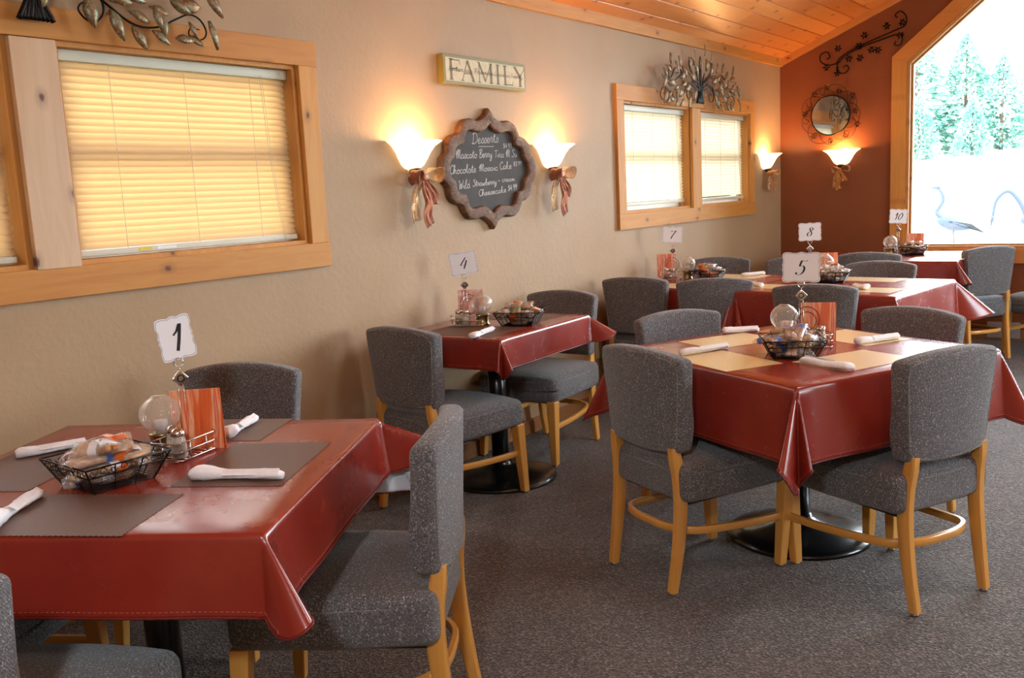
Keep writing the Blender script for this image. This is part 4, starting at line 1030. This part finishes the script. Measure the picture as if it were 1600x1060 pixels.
# FAMILY sign
fs_ = thing('family_sign', 'olive framed rectangular wall sign reading FAMILY in tall letters', 'sign', (3.965, YW, 1.988)); hx, hz = .350, .071
m = MB(); m.box((0, -.019, 0), (2*hx, .036, 2*hz)); m.build('block', M['signgreen'], fs_, bevel=.002)
m = MB(); m.box((0, -.0375, 0), (2*hx-.034, .002, 2*hz-.030)); pn = m.build('cream_panel', M['signcream'], fs_)
m = MB(); LH = .098
def kx(v): return v*1.12
def seg(x0, z0, x1, z1, wd): m.ribbon([(kx(x0), -.0392, z0), (kx(x1), -.0392, z1)], wd)
def ser(x, z, wd=.032): m.ribbon([(kx(x)-wd/2, -.0392, z), (kx(x)+wd/2, -.0392, z)], .005)
b0, t0 = -LH/2, LH/2
x = -.262; seg(x, b0, x, t0, .018); ser(x, b0); ser(x, t0); seg(x, t0-.003, x+.062, t0-.003, .006); seg(x+.062, t0, x+.062, t0-.024, .004); seg(x, .004, x+.042, .004, .006); seg(x+.042, .016, x+.042, -.008, .004)
x = -.145; seg(x, t0, x-.040, b0, .006); seg(x, t0, x+.042, b0, .018); seg(x-.028, -.014, x+.028, -.014, .005); ser(x-.040, b0, .026); ser(x+.042, b0)
x = -.015; seg(x-.045, b0, x-.045, t0, .006); seg(x+.045, b0, x+.045, t0, .018); seg(x-.045, t0, x, b0+.006, .013); seg(x, b0+.006, x+.045, t0, .006); ser(x-.045, b0, .026); ser(x+.045, b0); ser(x-.048, t0, .022); ser(x+.048, t0, .022)
x = .082; seg(x, b0, x, t0, .018); ser(x, b0); ser(x, t0)
x = .140; seg(x, b0, x, t0, .018); ser(x, b0); ser(x, t0); seg(x, b0+.003, x+.060, b0+.003, .006); seg(x+.060, b0, x+.060, b0+.024, .004)
x = .262; seg(x-.042, t0, x, 0, .018); seg(x+.040, t0, x, 0, .006); seg(x, .006, x, b0, .018); ser(x, b0); ser(x-.042, t0, .026); ser(x+.040, t0, .024)
m.build('letters', M['signletter'], pn)
m = MB(); script(m, 'Enter as Friends', -.315, .05, -.008, -.008, .024, .0024, -.0402); script(m, 'Leave as Family', .06, .315, -.008, -.008, .024, .0018, -.0402); m.build('script_line', M['signscript'], pn)

# ------------------------------------------------------------ metal wall art
def leafmesh():
    vs = []; fs = []; n, k = 9, 5
    for i in range(n):
        t = i/(n-1); w_ = .5*math.sin(PI*min(1, t*1.02))**.8*(1-.25*t)
        for q in range(k): s = q/(k-1)*2-1; vs.append((t-.0, -.10*math.sin(PI*t)-.10*(1-abs(s)), s*w_*.52))
    for i in range(n-1):
        for q in range(k-1): fs.append((i*k+q, i*k+q+1, (i+1)*k+q+1, (i+1)*k+q))
    me = bpy.data.meshes.new('leaf'); me.from_pydata(vs, [], fs); me.materials.append(M['leaf'])
    for p in me.polygons: p.use_smooth = True
    return me
LEAF = leafmesh()
def add_leaf(par, x, y, z, ang, L, tilt=0, name='leaf'):
    o = bpy.data.objects.new(name, LEAF); COL.objects.link(o); o.parent = par; o.location = (x, y, z); o.rotation_euler = (R(tilt), -R(ang), 0); o.scale = (L, L, L)
    s = o.modifiers.new('Solidify', 'SOLIDIFY'); s.thickness = .012; return o
def metal_tree(label, loc, seed, k=1.0):
    r = thing('metal_tree_wall_art', label, 'wall art', loc); rn = random.Random(seed); yo = -.045
    m = MB()
    for i, (x0, x1, zt, sp) in enumerate([(-.034, -.03, .16, -.10), (-.024, -.02, .22, -.05), (-.012, -.008, .30, 0), (.0, .0, .32, .0), (.012, .01, .30, .02), (.024, .022, .22, .06), (.038, .032, .16, .11), (-.045, -.03, .12, -.12), (.050, .034, .12, .12)]):
        m.tube(smooth_path([(x0*1.15, yo, 0), (x1*.62, yo-.004*(i % 3), .08), (x1*.8+sp*.35, yo-.004, (.08+zt)/2), (x1+sp, yo, zt)]), [.0085-.0055*j/18 for j in range(19)], 6)
    m.build('trunk_rods', M['iron'], r, True)
    right = [[(.02, .10), (.06, .15), (.12, .148), (.20, .105), (.24, .082), (.313, .035), (.37, .02), (.437, .029), (.504, .061), (.56, .084), (.603, .073), (.627, .038), (.618, .009), (.577, -.004), (.552, .017), (.566, .039), (.599, .035)],
             [(.02, .12), (.10, .13), (.20, .13), (.229, .081), (.225, .042), (.194, .016), (.159, .026), (.142, .053), (.16, .074), (.182, .071), (.179, .041)],
             [(.02, .13), (.09, .175), (.166, .225), (.188, .281), (.155, .310), (.115, .292), (.120, .258)],
             [(.06, .15), (.16, .19), (.27, .205), (.36, .16), (.45, .125), (.50, .15), (.505, .20), (.475, .235), (.45, .21)],
             [(.30, .20), (.36, .225), (.42, .21), (.47, .15), (.56, .135), (.60, .165)], [(.0, .2), (-.01, .27), (.0, .335)]]
    for pts in right:
        for s in (1, -1):
            P = smooth_path([(s*x*(1 if s > 0 else 1.03), yo-.006, z) for x, z in pts], 5); n = len(P)
            m = MB(); m.tube(P, [.0052-.003*i/n for i in range(n)], 6); m.build('scrolled_branch', M['iron'], r, True)
    L0 = [(.326, .08, 170, .075), (.401, .085, -60, .062), (.218, .098, -5, .075), (.30, .125, -15, .07), (.459, .121, -20, .07), (.60, .105, 175, .085), (.625, .165, -55, .085), (.471, .075, 160, .06), (.235, .055, -62, .082), (.385, .03, 150, .065), (.315, .012, -50, .07), (.54, .06, -55, .05), (.622, .062, -65, .08),
          (.40, .015, -35, .062), (.49, -.008, 5, .06), (.55, .01, -30, .055), (.16, .155, 20, .08), (.25, .175, 35, .08), (.33, .18, -20, .08), (.42, .175, 60, .075), (.36, .235, 75, .06), (.50, .19, 20, .075), (.53, .235, 70, .06), (.10, .19, 60, .085), (.24, .225, 80, .06), (.07, .23, 95, .07), (.16, .09, -70, .075), (.31, .105, 60, .06), (.45, .06, -80, .06), (.57, .15, 45, .06), (.0, .33, 90, .06), (.13, .31, 70, .045)]
    for x, z, a, L in L0:
        for s in (1, -1):
            if x == 0 and s < 0: continue
            a2 = a if s > 0 else 180-a; add_leaf(r, s*x+rn.uniform(-.008, .008), yo-.012-rn.uniform(0, .025), z+rn.uniform(-.006, .006), a2+rn.uniform(-12, 12), L*1.28, rn.uniform(-22, 22))
    add_leaf(r, .01, yo-.03, .035, 75, .06, 10)
    for s in (1, -1):
        m = MB(); m.tube([(s*.30, yo, .20), (s*.30, 0, .20)], .003, 5); m.build('wall_peg', M['iron'], r)
    r.scale = (k, 1, k); return r
metal_tree('metal tree wall art with patinated leaves over the near amber window, cropped by photo top', (1.595, YW-.026, 1.972), 1)
metal_tree('metal tree wall art with scrolled branches above the far cream blinds', (6.50, YW-.026, 1.955), 2)
def flower(par, x, y, z, rad, rn, mat=None, name='flower'):
    m = MB()
    for i in range(6):
        a = 2*PI*i/6+rn.uniform(-.2, .2); d = Vector((math.cos(a), 0, math.sin(a))); p = Vector((-d.z, 0, d.x)); b0 = Vector((x, y, z))
        m.add([b0+d*rad*.1, b0+d*rad*.5+p*rad*.22+Vector((0, -.004, 0)), b0+d*rad+Vector((0, -.010, 0)), b0+d*rad*.5-p*rad*.22+Vector((0, -.004, 0)), b0+d*rad*.5+Vector((0, .004, 0))], [(0, 1, 4), (1, 2, 4), (2, 3, 4), (3, 0, 4)])
    m.lathe([(0, -.004), (.005, 0), (0, .004)], 8, (x, y-.004, z)); return m.build(name, mat or M['petal'], par)
# mirror (on the far wall): local x = to the right seen from the room, y into wall
rn = random.Random(4)
mr = thing('round_mirror', 'small round mirror in a wiry flower wreath on the brown wall', 'mirror', (XF, 2.562, 1.905), -PI/2); MR = .166
m = MB(); m.lathe([(0, -.004), (MR, -.004), (MR, .004), (0, .004)], 64, (0, 0, 0), Matrix.Translation((0, -.028, 0)) @ Matrix.Rotation(PI/2, 4, 'X')); m.build('mirror_glass', M['mirror'], mr, 'auto')
m = MB(); m.tube([(MR*math.cos(t), -.030, MR*math.sin(t)) for t in [2*PI*i/60 for i in range(60)]], .006, 6, True)
for sx in (1, -1): m.tube([(sx*.1, -.002, 0), (sx*.1, -.026, 0)], .004, 5)
m.build('rim', M['iron'], mr, True)
m = MB()
for i in range(9):
    a0 = 2*PI*i/9; P = []
    for k in range(14):
        t = k/13; a = a0+1.25*t; q = MR+.012+.075*math.sin(PI*t)**.8+.008*(i % 2); P.append((q*math.cos(a), -.026-.010*math.sin(PI*t), q*math.sin(a)))
    m.tube(P, .0022, 5)
    P = []
    for k in range(12): t = k/11; a = a0+.5+1.5*PI*t; q = .030*(1-.5*t); P.append(((MR+.045)*math.cos(a0+.5)+q*math.cos(a), -.030, (MR+.045)*math.sin(a0+.5)+q*math.sin(a)))
    m.tube(P, .0018, 4)
m.build('wire_wreath', M['iron'], mr, True)
for y_, z_ in [(2.482, 2.101), (2.347, 1.925), (2.425, 1.725), (2.705, 1.739), (2.776, 1.932), (2.693, 2.091), (2.587, 2.142), (2.328, 1.814), (2.560, 1.690), (2.372, 2.059)]:
    flower(mr, -(y_-2.562)*1.0, -.040, z_-1.905, .032, rn)
# branch decor above the mirror
bt = thing('metal_branch_wall_art', 'dark metal flower branch with scrolled ends on the brown wall', 'wall art', (XF, 2.30, 2.45), -PI/2)
for pts in ([(2.514, 2.321), (2.484, 2.378), (2.351, 2.444), (2.199, 2.495), (2.038, 2.545), (1.96, 2.576), (1.955, 2.646), (2.0, 2.690), (2.04, 2.665), (2.02, 2.64)],
            [(2.507, 2.248), (2.496, 2.343), (2.351, 2.430), (2.152, 2.483), (2.015, 2.511), (1.981, 2.478), (1.997, 2.422), (2.043, 2.43), (2.03, 2.455)],
            [(2.48, 2.345), (2.569, 2.328), (2.644, 2.361), (2.65, 2.422), (2.594, 2.44), (2.572, 2.395), (2.60, 2.38)], [(2.50, 2.31), (2.50, 2.26), (2.446, 2.247), (2.410, 2.28), (2.430, 2.311), (2.455, 2.295)]):
    P = smooth_path([(-(y_-2.30), -.025, z_-2.45) for y_, z_ in pts], 5); m = MB(); m.tube(P, .0055, 6); m.build('scrolled_stem', M['iron'], bt, True)
for y_, z_ in [(2.594, 2.312), (2.496, 2.457), (2.281, 2.535), (2.102, 2.586), (1.977, 2.596), (2.315, 2.357), (2.169, 2.404), (2.405, 2.362), (1.993, 2.496), (2.322, 2.452), (2.22, 2.41), (2.50, 2.255)]:
    flower(bt, -(y_-2.30), -.034, z_-2.45, .036, rn, M['iron'])
m = MB(); m.tube([(0, -.025, .02), (0, 0, .02)], .004, 5); m.build('wall_peg', M['iron'], bt)
# outlet and floor vent
ot = thing('wall_outlet', 'ivory outlet plate low on the tan wall beside table 4', 'outlet', (5.05, YW, .36)); m = MB(); m.rbox((0, -.003, 0), (.036, .003, .058), .002, n=2); m.build('plate', M['outlet'], ot, True)
for z_ in (-.022, .022):
    m = MB(); m.rbox((0, -.0065, z_), (.014, .0012, .018), .001, n=2); m.build('socket', M['outlet'], ot, True)
vt = thing('wall_vent', 'pale grey vent low on the far wall behind the chair at table 10', 'vent', (XF-.016, 1.17, .085), -PI/2); m = MB(); m.box((0, -.006, 0), (.24, .010, .13)); m.build('vent_frame', M['vent'], vt, bevel=.003)
m = MB()
for i in range(7): m.box((0, -.012, -.045+i*.015), (.20, .004, .006))
m.build('louvers', M['vent'], vt)

# ------------------------------------------------------------ outside
def terr(x, y):
    d = x-XF; return -.10 + (max(0, d-11)*.105 if d > 0 else 0) + .12*math.sin(x*.21+y*.17)*(1 if d > 12 else 0)
b = MB(); X_ = [-30+i*3.2 for i in range(42)]; Y_ = [-45+i*3 for i in range(37)]
b.add([(x, y, min(terr(x, y), 4.5)) for y in Y_ for x in X_], [(j*42+i, j*42+i+1, (j+1)*42+i+1, (j+1)*42+i) for j in range(36) for i in range(41)])
g_ = b.build('ground', M['lawn'], None, True); struct(g_, 'pale overexposed ground outside')
g_.location.z = -.06
def conifer_mesh(seed, H, mat, dens=1.0):
    rn = random.Random(seed); m = MB(); n = int(1900*dens)
    for i in range(n):
        t = rn.random()**.8; z = H*(.02+.96*t); rad = (1-t)**.8*H*.34*rn.uniform(.45, 1.1)+.05; a = rn.uniform(0, 2*PI); c = Vector((rad*math.cos(a), rad*math.sin(a), z-rad*.22))
        L = rn.uniform(.25, .55)*(1.1-.6*t)*H/7; d = Vector((math.cos(a), math.sin(a), rn.uniform(-.45, .1))).normalized(); p = d.cross(Vector((0, 0, 1))).normalized(); u = Vector((0, 0, 1))
        for q in range(3):
            dd = (d+p*rn.uniform(-.8, .8)+u*rn.uniform(-.25, .2)).normalized(); w_ = p*L*.20+u*rn.uniform(-.08, .08)
            m.add([c-dd*L*.4, c+w_, c+dd*L*.7, c-w_-u*.05*L], [(0, 1, 2, 3)])
    return m
def tree(seed, H, x, y, label, mat, name='conifer_tree', cat='tree', grp='evergreens beyond the gravel', round_=False):
    r = thing(name, label, cat, (x, y, min(terr(x, y), 4.5)-.12), 0, grp)
    if round_:
        m = MB(); rn = random.Random(seed)
        for i in range(1700):
            a, e = rn.uniform(0, 2*PI), rn.uniform(-1, 1); q = H*.30*rn.uniform(.5, 1)**.5*(1+.25*math.sin(3*a+2*e)); c = Vector((q*math.cos(a)*math.sqrt(1-e*e), q*math.sin(a)*math.sqrt(1-e*e), H*.62+q*e*1.2)); s = H*.028*rn.uniform(.6, 1.4)
            A = Vector((rn.uniform(-1, 1), rn.uniform(-1, 1), rn.uniform(-1, 1))).normalized(); B = A.orthogonal().normalized(); m.add([c-A*s, c+B*s*.6, c+A*s, c-B*s*.6], [(0, 1, 2, 3)])
    else: m = conifer_mesh(seed, H, mat)
    m.build('foliage', mat, r)
    m = MB(); m.tube([(0, 0, -.1), (0, 0, H*.5), (0, 0, H*.96)], [H*.022, H*.014, .01], 8); m.build('trunk', M['bark'], r, True)
T_ = [(1, 7.6, 42, 9.4, 'tallest grey-green conifer at the left of the picture window view', 0), (2, 6.4, 43, 7.7, 'conifer right of the tallest one in the window view', 0), (3, 5.6, 41, 10.9, 'conifer beside the left casing of the picture window', 0),
      (4, 5.0, 42, 6.2, 'low conifer at the middle of the window view', 0), (5, 4.6, 44, 4.7, 'short conifer right of the middle of the window view', 0), (6, 6.0, 45, 3.2, 'conifer near the right photo edge behind a yellow-green tree', 0), (8, 3.4, 39, 8.6, 'shrubby evergreen at the foot of the tallest conifer', 0), (9, 3.0, 40, 6.9, 'small evergreen below the middle conifers', 0),
      (7, 7.4, 47, 5.0, 'yellow-green leafy tree rising at the right photo edge', 1), (10, 7.0, 46, 2.2, 'yellow-green leafy tree at far right outside', 1), (11, 5.4, 44, 1.4, 'broad pale green tree outside right', 1)]
for sd_, H, x, y, lb, k_ in T_: tree(sd_, H*.76, x, y, lb, M['pine2'] if k_ else M['pine'], 'leafy_tree' if k_ else 'conifer_tree', 'tree', None, bool(k_))
def bush(seed, x, y, label, h=.5, wd=.8):
    rn = random.Random(seed); r = thing('garden_shrub', label, 'shrub', (x, y, -.17)); m = MB()
    for i in range(700):
        c = Vector((rn.gauss(0, wd*.34), rn.gauss(0, wd*.5), abs(rn.gauss(0, h*.5)))); s = .035*rn.uniform(.6, 1.4); A = Vector((rn.uniform(-1, 1), rn.uniform(-1, 1), rn.uniform(-1, 1))).normalized(); B = A.orthogonal().normalized()
        m.add([c-A*s, c+B*s*.5, c+A*s, c-B*s*.5], [(0, 1, 2, 3)])
    m.build('leaves', M['grass'], r); m = MB()
    for i in range(6): m.tube([(0, (i-2.5)*wd*.12, 0), (rn.uniform(-.1, .1), (i-2.5)*wd*.2, h*.6)], .006, 4)
    m.build('stems', M['bark'], r)
bush(1, 14.5, 3.0, 'low green plants outside below the standing heron', .30, .7); bush(2, 14.5, 1.2, 'brighter green shrub outside right of the dark chair', .5, .7)
def heron(x, y, label, bent, rz):
    r = thing('heron_statue', label, 'statue', (x, y, -.16), rz); r.scale = (1.2, 1.2, 1.2)
    m = MB(); m.rbox((0, 0, .62), (.20, .085, .10), .08, lambda p: (p[0], p[1]*(1-.5*abs(p[0])/.2), p[2]*(1-.55*abs(p[0]-.03)/.2)-.25*p[0]*-1), 6); m.build('body', M['heron'], r, True)
    neck = [(.12, 0, .68), (.20, 0, .78), (.13, 0, .92), (.15, 0, 1.03), (.20, 0, 1.09)] if not bent else [(.12, 0, .68), (.22, 0, .90), (.34, 0, 1.02), (.46, 0, .92), (.50, 0, .70)]
    P = smooth_path(neck, 6); n = len(P); m = MB(); m.tube(P, [.035-.018*i/n for i in range(n)], 8); m.build('neck', M['heron'], r, True)
    h = Vector(neck[-1]); d = Vector((1, 0, -.05)) if not bent else Vector((.15, 0, -1)); m = MB(); m.lathe([(0, -.05), (.024, -.02), (.028, 0), (.018, .04), (0, .055)], 10, (0, 0, 0), Matrix.Translation(h) @ d.to_track_quat('Z', 'Y').to_matrix().to_4x4()); hd = m.build('head', M['heron'], r, True)
    m = MB(); m.tube([h+d*.04, h+d*.19], [.012, .002], 6); m.build('beak', M['herondark'], hd, True)
    m = MB(); m.add([(.05, -.09, .66), (-.20, -.05, .62), (-.36, 0, .50), (-.20, -.06, .55), (.05, .09, .66), (-.20, .05, .62), (-.20, .06, .55)], [(0, 1, 2, 3), (4, 5, 2, 6), (0, 4, 5, 1)]); m.build('wing_feathers', M['herondark'], r, solid=.01)
    for s in (-.03, .03):
        m = MB(); m.tube([(0, s, .56), (-.01, s, .30), (.01, s, 0)], .008, 6); m.tube([(.01, s, .006), (.09, s, .004)], .006, 5); m.build('leg', M['herondark'], r, True)
heron(15.6, 2.92, 'slate metal heron statue standing upright outside the window', False, R(97))
heron(15.2, 1.72, 'blue-grey metal heron statue with its neck bent down at right', True, R(100))
